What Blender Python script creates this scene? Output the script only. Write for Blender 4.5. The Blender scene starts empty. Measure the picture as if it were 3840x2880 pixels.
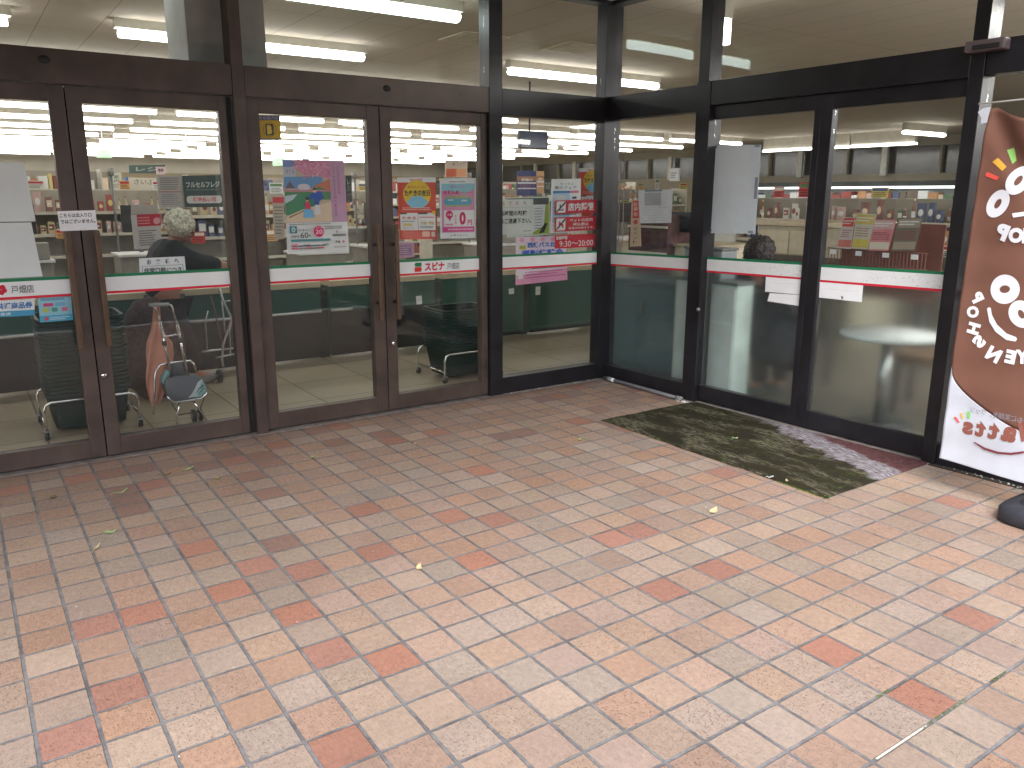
import bpy, bmesh, math, random
from mathutils import Vector, Matrix, noise as mnoise
R = math.radians
rnd = random.Random(7)
sc = bpy.context.scene
col = sc.collection

# ------------------------------------------------------------------ camera, sky, sun, exposure
F_PX, YAW, PITCH, ROLL = 3013.94, 0.6012, -0.2314, 0.0014
CAM = Vector((-4.5288, -5.0577, 1.5))
fw = Vector((math.sin(YAW)*math.cos(PITCH), math.cos(YAW)*math.cos(PITCH), math.sin(PITCH)))
rt0 = Vector((math.cos(YAW), -math.sin(YAW), 0)); up0 = rt0.cross(fw)
rt = rt0*math.cos(ROLL) + up0*math.sin(ROLL); upv = -rt0*math.sin(ROLL) + up0*math.cos(ROLL)
cam = bpy.data.cameras.new('camera'); co = bpy.data.objects.new('camera', cam); col.objects.link(co)
co.matrix_world = Matrix(((rt.x, upv.x, -fw.x, CAM.x), (rt.y, upv.y, -fw.y, CAM.y), (rt.z, upv.z, -fw.z, CAM.z), (0, 0, 0, 1)))
cam.sensor_width = 36; cam.sensor_fit = 'HORIZONTAL'; cam.lens = 36*F_PX/3840
cam.clip_start = .05; cam.clip_end = 400
sc.camera = co
w = bpy.data.worlds.new('World'); sc.world = w; w.use_nodes = True
wn = w.node_tree; bg = wn.nodes['Background']
sky = wn.nodes.new('ShaderNodeTexSky'); sky.sky_type = 'NISHITA'; sky.sun_disc = False
SUN_EL, SUN_AZ = R(46), R(215)
sky.sun_elevation = SUN_EL; sky.sun_rotation = SUN_AZ; sky.dust_density = 3.0; sky.air_density = 1.0; sky.ozone_density = 1.0
hsv = wn.nodes.new('ShaderNodeHueSaturation'); hsv.inputs['Saturation'].default_value = .6
wn.links.new(sky.outputs[0], hsv.inputs['Color']); wn.links.new(hsv.outputs[0], bg.inputs['Color'])
bg.inputs['Strength'].default_value = .15
sl = bpy.data.lights.new('sun', 'SUN'); sl.energy = 1.5; sl.angle = R(40); sl.color = (.97, .98, 1)
so = bpy.data.objects.new('sun', sl); col.objects.link(so)
sd = Vector((math.sin(SUN_AZ)*math.cos(SUN_EL), math.cos(SUN_AZ)*math.cos(SUN_EL), math.sin(SUN_EL)))
so.rotation_euler = sd.to_track_quat('Z', 'Y').to_euler()
sc.view_settings.view_transform = 'Standard'; sc.view_settings.look = 'None'
sc.view_settings.gamma = 1; sc.view_settings.exposure = 1.3
sc.cycles.use_denoising = True
sc.cycles.max_bounces = 8; sc.cycles.diffuse_bounces = 3; sc.cycles.glossy_bounces = 4
sc.cycles.transmission_bounces = 8; sc.cycles.transparent_max_bounces = 16
sc.cycles.sample_clamp_indirect = 6; sc.cycles.caustics_reflective = False; sc.cycles.caustics_refractive = True

# ------------------------------------------------------------------ picture ray helpers (a pixel and a real plane give a point)
def ray(u, v): return fw*F_PX + (u-1920)*rt - (v-1440)*upv
def PY(u, v, y=0.):
    d = ray(u, v); return CAM + d*((y-CAM.y)/d.y)
def PX(u, v, x=-.12):
    d = ray(u, v); return CAM + d*((x-CAM.x)/d.x)
DELTA = R(2.4); PIV = Vector((-.12, -.06, 0)); ROT = []      # the side front stands 2.4 degrees off square
def PXR(u, v, x=-.12):                                      # point on the side front, in its own frame
    rm = Matrix.Rotation(-DELTA, 3, 'Z'); c = PIV + rm @ (CAM-PIV); d = rm @ ray(u, v); return c + d*((x-c.x)/d.x)
def swing(o):
    ROT.append(o); return o
def apply_swing():
    rm = Matrix.Rotation(DELTA, 3, 'Z')
    for o in ROT: o.location = PIV + rm @ (Vector(o.location)-PIV); o.rotation_euler = (0, 0, DELTA)
def PZ(u, v, z=0.):
    d = ray(u, v); return CAM + d*((z-CAM.z)/d.z)

# ------------------------------------------------------------------ materials
def s2l(c):
    return tuple((x/12.92 if x <= .04045 else ((x+.055)/1.055)**2.4) for x in c)
def rgb(r, g, b): return s2l((r/255, g/255, b/255))
MATS = {}
def nt(name):
    m = bpy.data.materials.new(name); m.use_nodes = True
    n = m.node_tree; b = n.nodes['Principled BSDF']; return m, n, b
def N(n, t, **k):
    x = n.nodes.new(t)
    for a, v in k.items():
        if a in x.inputs: x.inputs[a].default_value = v
        else: setattr(x, a, v)
    return x
def pmat(name, c, rough=.5, metal=0., var=.06, scale=9., bump=0., bscale=60., spec=.5, emit=None, es=0.):
    """principled surface whose tint wanders a little with object-space noise"""
    if name in MATS: return MATS[name]
    m, n, b = nt(name)
    tc = N(n, 'ShaderNodeTexCoord'); nz = N(n, 'ShaderNodeTexNoise'); nz.inputs['Scale'].default_value = scale; nz.inputs['Detail'].default_value = 5
    n.links.new(tc.outputs['Object'], nz.inputs['Vector'])
    mr = N(n, 'ShaderNodeMapRange'); mr.inputs['From Min'].default_value = .25; mr.inputs['From Max'].default_value = .75
    mr.inputs['To Min'].default_value = 1-var*2; mr.inputs['To Max'].default_value = 1+var*2
    n.links.new(nz.outputs['Fac'], mr.inputs['Value'])
    mx = N(n, 'ShaderNodeVectorMath', operation='SCALE'); mx.inputs[0].default_value = c[:3]
    n.links.new(mr.outputs[0], mx.inputs['Scale']); n.links.new(mx.outputs[0], b.inputs['Base Color'])
    rr = N(n, 'ShaderNodeMapRange'); rr.inputs['To Min'].default_value = max(.02, rough-.08); rr.inputs['To Max'].default_value = min(1, rough+.08)
    n.links.new(nz.outputs['Fac'], rr.inputs['Value']); n.links.new(rr.outputs[0], b.inputs['Roughness'])
    b.inputs['Metallic'].default_value = metal; b.inputs['Specular IOR Level'].default_value = spec
    if bump:
        n2 = N(n, 'ShaderNodeTexNoise'); n2.inputs['Scale'].default_value = bscale; n2.inputs['Detail'].default_value = 4
        n.links.new(tc.outputs['Object'], n2.inputs['Vector'])
        bp = N(n, 'ShaderNodeBump'); bp.inputs['Strength'].default_value = bump; bp.inputs['Distance'].default_value = .002
        n.links.new(n2.outputs['Fac'], bp.inputs['Height']); n.links.new(bp.outputs[0], b.inputs['Normal'])
    if emit:
        b.inputs['Emission Color'].default_value = (*emit, 1); b.inputs['Emission Strength'].default_value = es
    MATS[name] = m; return m
def C(r, g, b, rough=.6):
    """print ink / plain coloured surface by its sRGB value"""
    return pmat('ink_%d_%d_%d' % (r, g, b), rgb(r, g, b), rough, var=.03)

def glass_mat():
    m, n, b = nt('clear_glass'); n.nodes.remove(b)
    out = n.nodes['Material Output']
    lw = N(n, 'ShaderNodeLayerWeight'); lw.inputs['Blend'].default_value = .5
    p = N(n, 'ShaderNodeMath', operation='POWER'); p.inputs[1].default_value = 5
    n.links.new(lw.outputs['Facing'], p.inputs[0])
    ma = N(n, 'ShaderNodeMath', operation='MULTIPLY_ADD'); ma.inputs[1].default_value = .93; ma.inputs[2].default_value = .024
    n.links.new(p.outputs[0], ma.inputs[0])
    t = N(n, 'ShaderNodeBsdfTransparent'); t.inputs[0].default_value = (.965, .975, .968, 1)
    g = N(n, 'ShaderNodeBsdfGlossy'); g.inputs['Roughness'].default_value = .01; g.inputs['Color'].default_value = (.95, .97, .97, 1)
    # faint waviness of float glass
    tc = N(n, 'ShaderNodeTexCoord'); nz = N(n, 'ShaderNodeTexNoise'); nz.inputs['Scale'].default_value = 2.2; nz.inputs['Detail'].default_value = 1
    n.links.new(tc.outputs['Object'], nz.inputs['Vector'])
    bp = N(n, 'ShaderNodeBump'); bp.inputs['Strength'].default_value = .25; bp.inputs['Distance'].default_value = .004
    n.links.new(nz.outputs['Fac'], bp.inputs['Height']); n.links.new(bp.outputs[0], g.inputs['Normal'])
    # thin film of dust on the pane
    d = N(n, 'ShaderNodeBsdfDiffuse'); d.inputs['Color'].default_value = (.6, .6, .58, 1)
    n2 = N(n, 'ShaderNodeTexNoise'); n2.inputs['Scale'].default_value = 3.5; n2.inputs['Detail'].default_value = 6
    n.links.new(tc.outputs['Object'], n2.inputs['Vector'])
    mr = N(n, 'ShaderNodeMapRange'); mr.inputs['From Min'].default_value = .35; mr.inputs['From Max'].default_value = .8
    mr.inputs['To Min'].default_value = .001; mr.inputs['To Max'].default_value = .018
    n.links.new(n2.outputs['Fac'], mr.inputs['Value'])
    m1 = N(n, 'ShaderNodeMixShader'); m2 = N(n, 'ShaderNodeMixShader')
    n.links.new(ma.outputs[0], m1.inputs[0]); n.links.new(t.outputs[0], m1.inputs[1]); n.links.new(g.outputs[0], m1.inputs[2])
    n.links.new(mr.outputs[0], m2.inputs[0]); n.links.new(m1.outputs[0], m2.inputs[1]); n.links.new(d.outputs[0], m2.inputs[2])
    n.links.new(m2.outputs[0], out.inputs['Surface']); return m
GLASS = glass_mat()
def frost_mat():
    m, n, b = nt('frosted_film')
    b.inputs['Base Color'].default_value = (.86, .93, .92, 1); b.inputs['Roughness'].default_value = .25
    b.inputs['Transmission Weight'].default_value = 1.0; b.inputs['IOR'].default_value = 1.22
    out = n.nodes['Material Output']
    t = N(n, 'ShaderNodeBsdfDiffuse'); t.inputs['Color'].default_value = (.62, .66, .66, 1)
    mx = N(n, 'ShaderNodeMixShader'); mx.inputs[0].default_value = .025
    n.links.new(b.outputs[0], mx.inputs[1]); n.links.new(t.outputs[0], mx.inputs[2]); n.links.new(mx.outputs[0], out.inputs['Surface'])
    return m
FROST = frost_mat()
def emis(name, c, s):
    m, n, b = nt(name); b.inputs['Base Color'].default_value = (.8, .8, .8, 1)
    b.inputs['Emission Color'].default_value = (*c, 1); b.inputs['Emission Strength'].default_value = s; return m
BRONZE = pmat('bronze_anodised_frame', rgb(82, 70, 65), .42, .3, .16, 6, .15, 220)
BRONZE_SHADED = pmat('shaded_bronze_frame', rgb(38, 37, 42), .36, .3, .16, 6, .15, 220)  # the same bronze, darkened in its colour for the frames in shade
HANDLE = pmat('handle_bronze', rgb(98, 78, 64), .38, .5, .12, 14)
BLACK = pmat('black_rubber', (.012, .012, .013), .6)
CHROME = pmat('chrome', (.75, .75, .76), .14, 1., .03)
CHROME_D = pmat('worn_steel', (.5, .5, .5), .35, 1., .08)
WHITE = pmat('white_plastic', (.72, .73, .73), .45)
CREAM = pmat('cream_paint', rgb(214, 204, 180), .6)
GREYP = pmat('grey_plastic', rgb(120, 124, 124), .5)
DGREY = pmat('dark_grey_plastic', rgb(58, 60, 62), .5)
PAPER = pmat('paper', rgb(236, 238, 242), .75, var=.02)

# ------------------------------------------------------------------ mesh builder
class MB:
    def __init__(s): s.v = []; s.f = []; s.m = []; s.mats = []; s.sm = []
    def mi(s, m):
        if m not in s.mats: s.mats.append(m)
        return s.mats.index(m)
    def add(s, vs, fs, m, smooth=False):
        o = len(s.v); s.v += [Vector(x) for x in vs]; k = s.mi(m)
        for f in fs: s.f.append([o+i for i in f]); s.m.append(k); s.sm.append(smooth)
    def box(s, a, b, m):
        x0, y0, z0 = (min(a[i], b[i]) for i in range(3)); x1, y1, z1 = (max(a[i], b[i]) for i in range(3))
        s.add([(x0,y0,z0),(x1,y0,z0),(x1,y1,z0),(x0,y1,z0),(x0,y0,z1),(x1,y0,z1),(x1,y1,z1),(x0,y1,z1)],
              [(0,3,2,1),(4,5,6,7),(0,1,5,4),(1,2,6,5),(2,3,7,6),(3,0,4,7)], m); return s
    def tube(s, pts, r, m, seg=8, cap=True):
        pts = [Vector(p) for p in pts]; n = len(pts)
        rs = r if isinstance(r, (list, tuple)) else [r]*n
        vs = []; fs = []; prev = None
        for i, p in enumerate(pts):
            t = (pts[min(i+1, n-1)] - pts[max(i-1, 0)]).normalized()
            if prev is None:
                a = Vector((0,0,1)) if abs(t.z) < .9 else Vector((1,0,0)); u = t.cross(a).normalized()
            else: u = (prev - t*prev.dot(t)).normalized()
            prev = u; w_ = t.cross(u)
            for k in range(seg):
                an = 2*math.pi*k/seg; vs.append(p + (u*math.cos(an) + w_*math.sin(an))*rs[i])
        for i in range(n-1):
            for k in range(seg):
                fs.append((i*seg+k, i*seg+(k+1)%seg, (i+1)*seg+(k+1)%seg, (i+1)*seg+k))
        if cap: fs.append(tuple(range(seg))[::-1]); fs.append(tuple((n-1)*seg+k for k in range(seg)))
        s.add(vs, fs, m, True); return s
    def cyl(s, c, r, h, m, seg=20, axis='z', r2=None):
        c = Vector(c); d = {'z': Vector((0,0,h)), 'x': Vector((h,0,0)), 'y': Vector((0,h,0))}[axis]
        return s.tube([c, c+d], [r, r if r2 is None else r2], m, seg)
    def ell(s, c, rx, ry, rz, m, su=14, sv=9, rot=None, fn=None):
        vs = []; fs = []; c = Vector(c)
        for j in range(sv+1):
            th = math.pi*j/sv
            for i in range(su):
                ph = 2*math.pi*i/su; p = Vector((rx*math.sin(th)*math.cos(ph), ry*math.sin(th)*math.sin(ph), rz*math.cos(th)))
                if fn: p = fn(p)
                if rot: p = rot @ p
                vs.append(c+p)
        for j in range(sv):
            for i in range(su): fs.append((j*su+i, (j+1)*su+i, (j+1)*su+(i+1)%su, j*su+(i+1)%su))
        s.add(vs, fs, m, True); return s
    def build(s, name, parent=None, bevel=0., loc=None, merge=False):
        me = bpy.data.meshes.new(name)
        if parent is None:
            if loc is None:
                xs = [v.x for v in s.v]; ys = [v.y for v in s.v]; zs = [v.z for v in s.v]
                loc = Vector(((min(xs)+max(xs))/2, (min(ys)+max(ys))/2, min(zs)))
            off = Vector(loc)
        else: off = wloc(parent)
        me.from_pydata([v-off for v in s.v], [], s.f)
        for m in s.mats: me.materials.append(m)
        me.polygons.foreach_set('material_index', s.m); me.polygons.foreach_set('use_smooth', s.sm)
        if bevel or merge:
            b = bmesh.new(); b.from_mesh(me)
            if merge: bmesh.ops.remove_doubles(b, verts=b.verts, dist=merge if merge is not True else 1e-5)
            if bevel:
                es = [e for e in b.edges if len(e.link_faces) == 2 and e.calc_face_angle(0) > .6 and not e.smooth or (len(e.link_faces) == 2 and e.calc_face_angle(0) > 1.2)]
                bmesh.ops.bevel(b, geom=es, offset=bevel, segments=2, affect='EDGES', clamp_overlap=True, profile=.5)
            b.to_mesh(me); b.free()
        me.update()
        o = bpy.data.objects.new(name, me); col.objects.link(o)
        if parent is None: o.location = off
        else: o.parent = parent
        return o
def wloc(o):
    p = Vector(o.location)
    while o.parent: o = o.parent; p += Vector(o.location)
    return p
def tag(o, label=None, cat=None, group=None, kind=None):
    if label: o['label'] = label
    if cat: o['category'] = cat
    if group: o['group'] = group
    if kind: o['kind'] = kind
    return o
def thing(name, loc, label, cat, group=None):
    o = bpy.data.objects.new(name, None); col.objects.link(o); o.location = loc; o.empty_display_size = .1
    return tag(o, label, cat, group)
def children(o): return [c for c in list(col.objects) if c.parent == o]
def tree(o):
    return (o, [tree(c) for c in children(o)])
def dup(t, loc, rz=None, label=None, parent=None, group=None):
    o, ch = t
    c = o.copy(); col.objects.link(c)
    if parent: c.parent = parent
    else:
        c.location = loc
        if rz is not None: c.rotation_euler = (0, 0, rz)
        if label: c['label'] = label
        if group: c['group'] = group
    for k in ch: dup(k, None, parent=c)
    return c

# ------------------------------------------------------------------ lettering
_txt = {}
def glyphs(body, bold=0., spacing=1.):
    key = (body, bold, spacing)
    if key in _txt: return _txt[key]
    c = bpy.data.curves.new('t', 'FONT'); c.body = body; c.offset = bold; c.space_character = spacing; c.resolution_u = 3
    o = bpy.data.objects.new('t', c); col.objects.link(o)
    dg = bpy.context.evaluated_depsgraph_get(); dg.update()
    m = bpy.data.meshes.new_from_object(o.evaluated_get(dg))
    vs = [(v.co.x, v.co.y) for v in m.vertices]; fs = [tuple(p.vertices) for p in m.polygons]
    bpy.data.objects.remove(o); bpy.data.curves.remove(c); bpy.data.meshes.remove(m)
    x0 = min(v[0] for v in vs); x1 = max(v[0] for v in vs); y0 = min(v[1] for v in vs); y1 = max(v[1] for v in vs)
    vs = [((x-x0)/(x1-x0), (y-y0)/(y1-y0)) for x, y in vs]
    _txt[key] = (vs, fs); return _txt[key]

class Sheet:
    """a printed sheet: fraction coordinates (0,0) top left .. (1,1) bottom right of the quad tl,tr,br,bl"""
    def __init__(s, tl, tr, br, bl, out, thick=.0012, base=None, step=.0005, back=True):
        s.q = [Vector(p) for p in (tl, tr, br, bl)]; s.n = Vector(out).normalized(); s.k = 0; s.step = step
        s.mb = MB(); s.thick = thick
        if base is not None:
            a, b, c, d = s.q; t = s.n*thick
            s.mb.add([a, b, c, d, a-t, b-t, c-t, d-t], [(3,2,1,0),(4,5,6,7),(0,1,5,4),(1,2,6,5),(2,3,7,6),(3,0,4,7)], base)
    def P(s, x, y, k):
        a, b, c, d = s.q
        return (a*(1-x)+b*x)*(1-y) + (d*(1-x)+c*x)*y + s.n*(s.step*k)
    def poly(s, pts, m, k=None):
        if k is None: s.k += 1; k = s.k
        s.mb.add([s.P(x, y, k) for x, y in pts], [tuple(range(len(pts)))[::-1]], m); return s
    def r(s, x0, y0, x1, y1, m): return s.poly([(x0,y0),(x1,y0),(x1,y1),(x0,y1)], m)
    def e(s, cx, cy, rx, ry, m, seg=28, a0=0, a1=360):
        pts = [(cx+rx*math.cos(R(a0+(a1-a0)*i/seg)), cy+ry*math.sin(R(a0+(a1-a0)*i/seg))) for i in range(seg if a1-a0 == 360 else seg+1)]
        return s.poly(pts, m)
    def rr(s, x0, y0, x1, y1, rx, ry, m):
        pts = []
        for cx, cy, a in ((x1-rx, y0+ry, -90), (x1-rx, y1-ry, 0), (x0+rx, y1-ry, 90), (x0+rx, y0+ry, 180)):
            for i in range(6): pts.append((cx+rx*math.cos(R(a+18*i)), cy+ry*math.sin(R(a+18*i))))
        return s.poly(pts, m)
    def t(s, body, x0, y0, x1, y1, m, bold=.0, spacing=1., rot=0):
        vs, fs = glyphs(body, bold, spacing); s.k += 1
        out = []
        for u, v in vs:
            x = x0+(x1-x0)*u; y = y1+(y0-y1)*v
            if rot:
                cx, cy = (x0+x1)/2, (y0+y1)/2; dx, dy = x-cx, y-cy
                x = cx+dx*math.cos(rot)-dy*math.sin(rot); y = cy+dx*math.sin(rot)+dy*math.cos(rot)
            out.append(s.P(x, y, s.k))
        s.mb.add(out, fs, m); return s
    def vt(s, body, x0, y0, x1, y1, m, bold=0.):
        n = len(body); h = (y1-y0)/n
        for i, ch in enumerate(body):
            if ch != ' ': s.t(ch, x0, y0+h*(i+.08), x1, y0+h*(i+.92), m, bold); s.k -= 1
        s.k += 1; return s
    def lines(s, x0, y0, x1, y1, n, m, th=.3, seed=1):
        """rows of small print too fine to read, as dashes of ink"""
        g = random.Random(seed); s.k += 1; h = (y1-y0)/n
        for i in range(n):
            x = x0; end = x1-(x1-x0)*g.random()*.25; yy = y0+h*(i+.5)
            while x < end:
                w_ = (x1-x0)*g.uniform(.012, .045); t_ = h*th*g.uniform(.6, 1)
                s.mb.add([s.P(x, yy-t_, s.k), s.P(x+w_, yy-t_, s.k), s.P(x+w_, yy+t_, s.k), s.P(x, yy+t_, s.k)], [(3,2,1,0)], m)
                x += w_*1.45
        return s
    def build(s, name, label=None, cat=None, group=None, parent=None):
        o = s.mb.build(name, parent)
        return tag(o, label, cat, group)
def sheetL(pts, y, base=PAPER, **k):
    """sheet on a plane y=const facing the camera side, from four photo corners"""
    q = [PY(u, v, y) for u, v in pts]; return Sheet(*q, (0, -1, 0), base=base, **k)
def sheetX(pts, x, base=PAPER, **k):
    q = [PX(u, v, x) for u, v in pts]; return Sheet(*q, (-1, 0, 0), base=base, **k)
def sheetXR(pts, x, base=PAPER, **k):
    q = [PXR(u, v, x) for u, v in pts]; return Sheet(*q, (-1, 0, 0), base=base, **k)
def crop(ox, oy, s): return lambda *p: [(ox+x*s, oy+y*s) for x, y in p]
c1 = crop(0, 0, .5424); c2 = crop(0, 800, .6026); c3 = crop(900, 0, .5426); c4 = crop(900, 800, .5426)
c5 = crop(1800, 0, .5426); c6 = crop(1800, 700, .5426); c7 = crop(2640, 0, .6027); c8 = crop(2640, 900, .663)

# ================================================================== SETTING
# ---- brick-tile paving: one sheet, one quad per tile, tile tone stored per tile
TX, TY, OX, OY = .1556, .1578, -4.5172, -2.1589
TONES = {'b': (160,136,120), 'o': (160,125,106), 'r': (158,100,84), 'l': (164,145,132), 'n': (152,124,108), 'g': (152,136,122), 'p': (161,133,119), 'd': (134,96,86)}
picks = {}
def pk(ox, tone, pts):
    for x, y in pts:
        p = PZ(ox+x*.77155, 1600+y*.77155)
        picks[(math.floor((p.x-OX)/TX), math.floor((p.y-OY)/TY))] = tone
pk(0, 'r', [(455,975),(690,920),(965,595),(1120,790),(1240,670),(1490,695),(590,1290),(320,1555),(1590,1120),(1440,900)])
pk(0, 'o', [(900,470),(920,525),(615,745),(620,1420),(140,705),(1380,1165),(650,840),(250,1010),(480,1070),(910,850),(1170,880),(540,1160),(740,1000),(970,940),(200,1090),(1180,1330),(1050,1570),(290,1250),(1550,790)])
pk(0, 'd', [(1280,190),(1230,245),(1310,325),(1260,150),(1350,560),(640,400),(500,240)])
pk(0, 'l', [(865,780),(890,1320),(960,1440),(690,1570),(1300,1505),(1480,1290),(60,1440),(1230,945),(240,1140),(1080,1150)])
pk(0, 'g', [(575,680),(1080,450),(1080,510),(1110,560),(1190,600),(1340,820),(780,1130),(1080,720),(1290,520),(1360,620)])
pk(0, 'p', [(1140,1230),(740,1000),(430,900),(1240,880)])
pk(1280, 'r', [(120,395),(175,605),(520,425),(755,440),(660,640),(1310,535),(1435,500),(1560,790),(255,1130),(690,205),(80,1560)])
pk(1280, 'o', [(400,465),(715,530),(605,755),(1220,475),(1440,405),(1120,960),(700,1290),(1385,1370),(500,195),(880,260),(960,255),(820,120),(560,590),(100,545),(840,490),(580,350),(740,320),(1500,280)])
pk(1280, 'l', [(960,550),(985,650),(640,1000),(140,1330),(480,1380),(620,1500),(280,1440),(1060,1330),(1160,560),(1400,590),(870,940),(1530,660),(960,860)])
pk(1280, 'g', [(1160,670),(920,1210),(1210,1470),(580,1170),(1050,620),(1100,330),(1250,360),(560,130),(780,130),(1000,460),(300,220)])
pk(1280, 'p', [(1050,1130),(1250,880),(760,690),(980,1520),(1350,1540),(480,880),(390,780),(1560,900)])
pk(2560, 'r', [(700,1100),(1140,1340),(1395,940),(170,690),(1300,345),(190,210)])
pk(2560, 'o', [(600,790),(680,1590),(1080,330),(350,400),(130,475),(560,510),(660,600),(260,640),(1140,410),(420,700),(240,310),(520,540),(1320,790)])
pk(2560, 'p', [(1050,1150),(1530,1090),(900,1190),(1480,400),(480,1000),(1200,270)])
pk(2560, 'l', [(800,1300),(480,1530),(300,1600),(130,1420),(1400,1500),(1080,910),(350,890),(1300,1150),(1470,870),(1000,770),(880,960)])
pk(2560, 'g', [(1270,1010),(200,800),(320,750),(1290,400),(1210,300),(930,360),(1150,540),(930,640),(290,1380),(470,830)])
def paving():
    me = bpy.data.meshes.new('paving'); vs = []; fs = []; cols = []
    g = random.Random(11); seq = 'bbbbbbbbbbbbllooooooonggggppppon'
    i0, i1, j0, j1 = -30, 42, -18, 13
    xlim, ylim = 1.9, .045
    for j in range(j0, j1+1):
        for i in range(i0, i1+1):
            x0, y0 = OX+i*TX, OY+j*TY; x1, y1 = x0+TX, y0+TY
            if x0 > xlim or y0 > ylim: continue
            y1 = min(y1, ylim)
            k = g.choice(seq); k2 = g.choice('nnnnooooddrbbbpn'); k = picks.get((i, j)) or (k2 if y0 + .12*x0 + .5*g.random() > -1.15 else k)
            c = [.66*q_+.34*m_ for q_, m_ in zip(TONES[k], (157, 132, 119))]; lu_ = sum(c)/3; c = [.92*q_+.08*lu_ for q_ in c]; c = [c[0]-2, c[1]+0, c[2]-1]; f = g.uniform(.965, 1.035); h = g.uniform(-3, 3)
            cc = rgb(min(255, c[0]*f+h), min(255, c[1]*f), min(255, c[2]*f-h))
            wl = lambda yy: -.115+math.tan(DELTA)*(-yy)+.06*0
            xa, xb = min(x1, wl(y0)), min(x1, wl(y1))
            if xa <= x0 or xb <= x0: continue
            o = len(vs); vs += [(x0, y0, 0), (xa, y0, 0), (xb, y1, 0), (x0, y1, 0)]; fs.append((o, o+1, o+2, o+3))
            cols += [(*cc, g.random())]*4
    me.from_pydata(vs, [], fs)
    a = me.color_attributes.new('tile', 'FLOAT_COLOR', 'CORNER')
    for k, c in enumerate(cols): a.data[k].color = c
    m, n, b = nt('paving_tiles')
    at = N(n, 'ShaderNodeAttribute', attribute_name='tile')
    tc = N(n, 'ShaderNodeTexCoord'); sx = N(n, 'ShaderNodeSeparateXYZ'); n.links.new(tc.outputs['Object'], sx.inputs[0])
    warp = N(n, 'ShaderNodeTexNoise'); warp.inputs['Scale'].default_value = 34; warp.inputs['Detail'].default_value = 3
    n.links.new(tc.outputs['Object'], warp.inputs['Vector'])
    def math_(op, a, b_=None, c_=None):
        q = N(n, 'ShaderNodeMath', operation=op)
        for k, v in enumerate((a, b_, c_)):
            if v is None: continue
            if isinstance(v, (int, float)): q.inputs[k].default_value = v
            else: n.links.new(v, q.inputs[k])
        return q.outputs[0]
    def edge(ax, o, t):
        f = math_('FRACT', math_('DIVIDE', math_('SUBTRACT', sx.outputs[ax], o-100*t), t))
        return math_('MULTIPLY', math_('MINIMUM', f, math_('SUBTRACT', 1., f)), t)
    wob = math_('MULTIPLY', math_('SUBTRACT', warp.outputs['Fac'], .5), .0035)
    ex = math_('ADD', edge(0, OX, TX), wob); ey = math_('ADD', edge(1, OY, TY), wob)
    dmin = math_('MINIMUM', ex, ey)
    gr = N(n, 'ShaderNodeMapRange', interpolation_type='SMOOTHSTEP'); n.links.new(dmin, gr.inputs['Value'])
    gr.inputs['From Min'].default_value = .0042; gr.inputs['From Max'].default_value = .0060; gr.inputs['To Min'].default_value = 1; gr.inputs['To Max'].default_value = 0
    # surface: pits, sandy grain, drag streaks along one axis, darker rim
    def ns(scale, detail, vec=None, rough=.6):
        q = N(n, 'ShaderNodeTexNoise'); q.inputs['Scale'].default_value = scale; q.inputs['Detail'].default_value = detail; q.inputs['Roughness'].default_value = rough
        n.links.new(vec or tc.outputs['Object'], q.inputs['Vector']); return q.outputs['Fac']
    mp = N(n, 'ShaderNodeMapping'); mp.inputs['Scale'].default_value = (9, 1.2, 1); n.links.new(tc.outputs['Object'], mp.inputs[0])
    streak = ns(22, 4, mp.outputs[0]); grain = ns(520, 3); mid = ns(45, 5, None, .7)
    vor = N(n, 'ShaderNodeTexVoronoi'); vor.inputs['Scale'].default_value = 175; n.links.new(tc.outputs['Object'], vor.inputs['Vector'])
    pitn = ns(110, 2)
    def mr(v, a, b_, c_, d_, sm=False):
        q = N(n, 'ShaderNodeMapRange'); n.links.new(v, q.inputs['Value'])
        for k, x in zip(('From Min', 'From Max', 'To Min', 'To Max'), (a, b_, c_, d_)): q.inputs[k].default_value = x
        return q.outputs[0]
    pit = math_('MULTIPLY', mr(vor.outputs['Distance'], .40, .22, 0, 1), mr(pitn, .46, .53, 0, 1))
    sep = N(n, 'ShaderNodeSeparateColor')
    pit = math_('MULTIPLY', pit, mr(at.outputs['Alpha'], .1, .8, .35, 1.0))
    shade = math_('MULTIPLY', math_('MULTIPLY', mr(grain, .3, .7, .84, 1.14), mr(mid, .3, .7, .84, 1.14)), mr(streak, .3, .7, .90, 1.10))
    shade = math_('MULTIPLY', shade, mr(pit, 0, 1, 1, .36))
    shade = math_('MULTIPLY', shade, mr(dmin, .0058, .0085, .66, 1.0))
    shade = math_('MULTIPLY', shade, math_('ADD', 1.0, math_('MULTIPLY', math_('MULTIPLY', mr(dmin, .0095, .0065, 0, 1), mr(ns(60, 3), .45, .6, 0, 1)), .30)))
    big = ns(.9, 4); stain = ns(3.2, 6, None, .65)
    shade = math_('MULTIPLY', shade, math_('MULTIPLY', mr(big, .35, .7, .93, 1.05), mr(stain, .3, .62, .91, 1.03)))
    red = N(n, 'ShaderNodeMix', data_type='RGBA', blend_type='MULTIPLY'); red.inputs[7].default_value = (1.0, .80, .70, 1)
    n.links.new(math_('MULTIPLY', mr(ns(12, 4, mp.outputs[0]), .45, .7, 0, 1), mr(at.outputs['Alpha'], .3, 1, 0, .45)), red.inputs[0]); n.links.new(at.outputs['Color'], red.inputs[6])
    tcx = N(n, 'ShaderNodeVectorMath', operation='SCALE'); n.links.new(red.outputs[2], tcx.inputs[0]); n.links.new(shade, tcx.inputs['Scale'])
    gcr = N(n, 'ShaderNodeValToRGB'); gcr.color_ramp.elements[0].position = .38; gcr.color_ramp.elements[0].color = (*rgb(86, 86, 91), 1)
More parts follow.
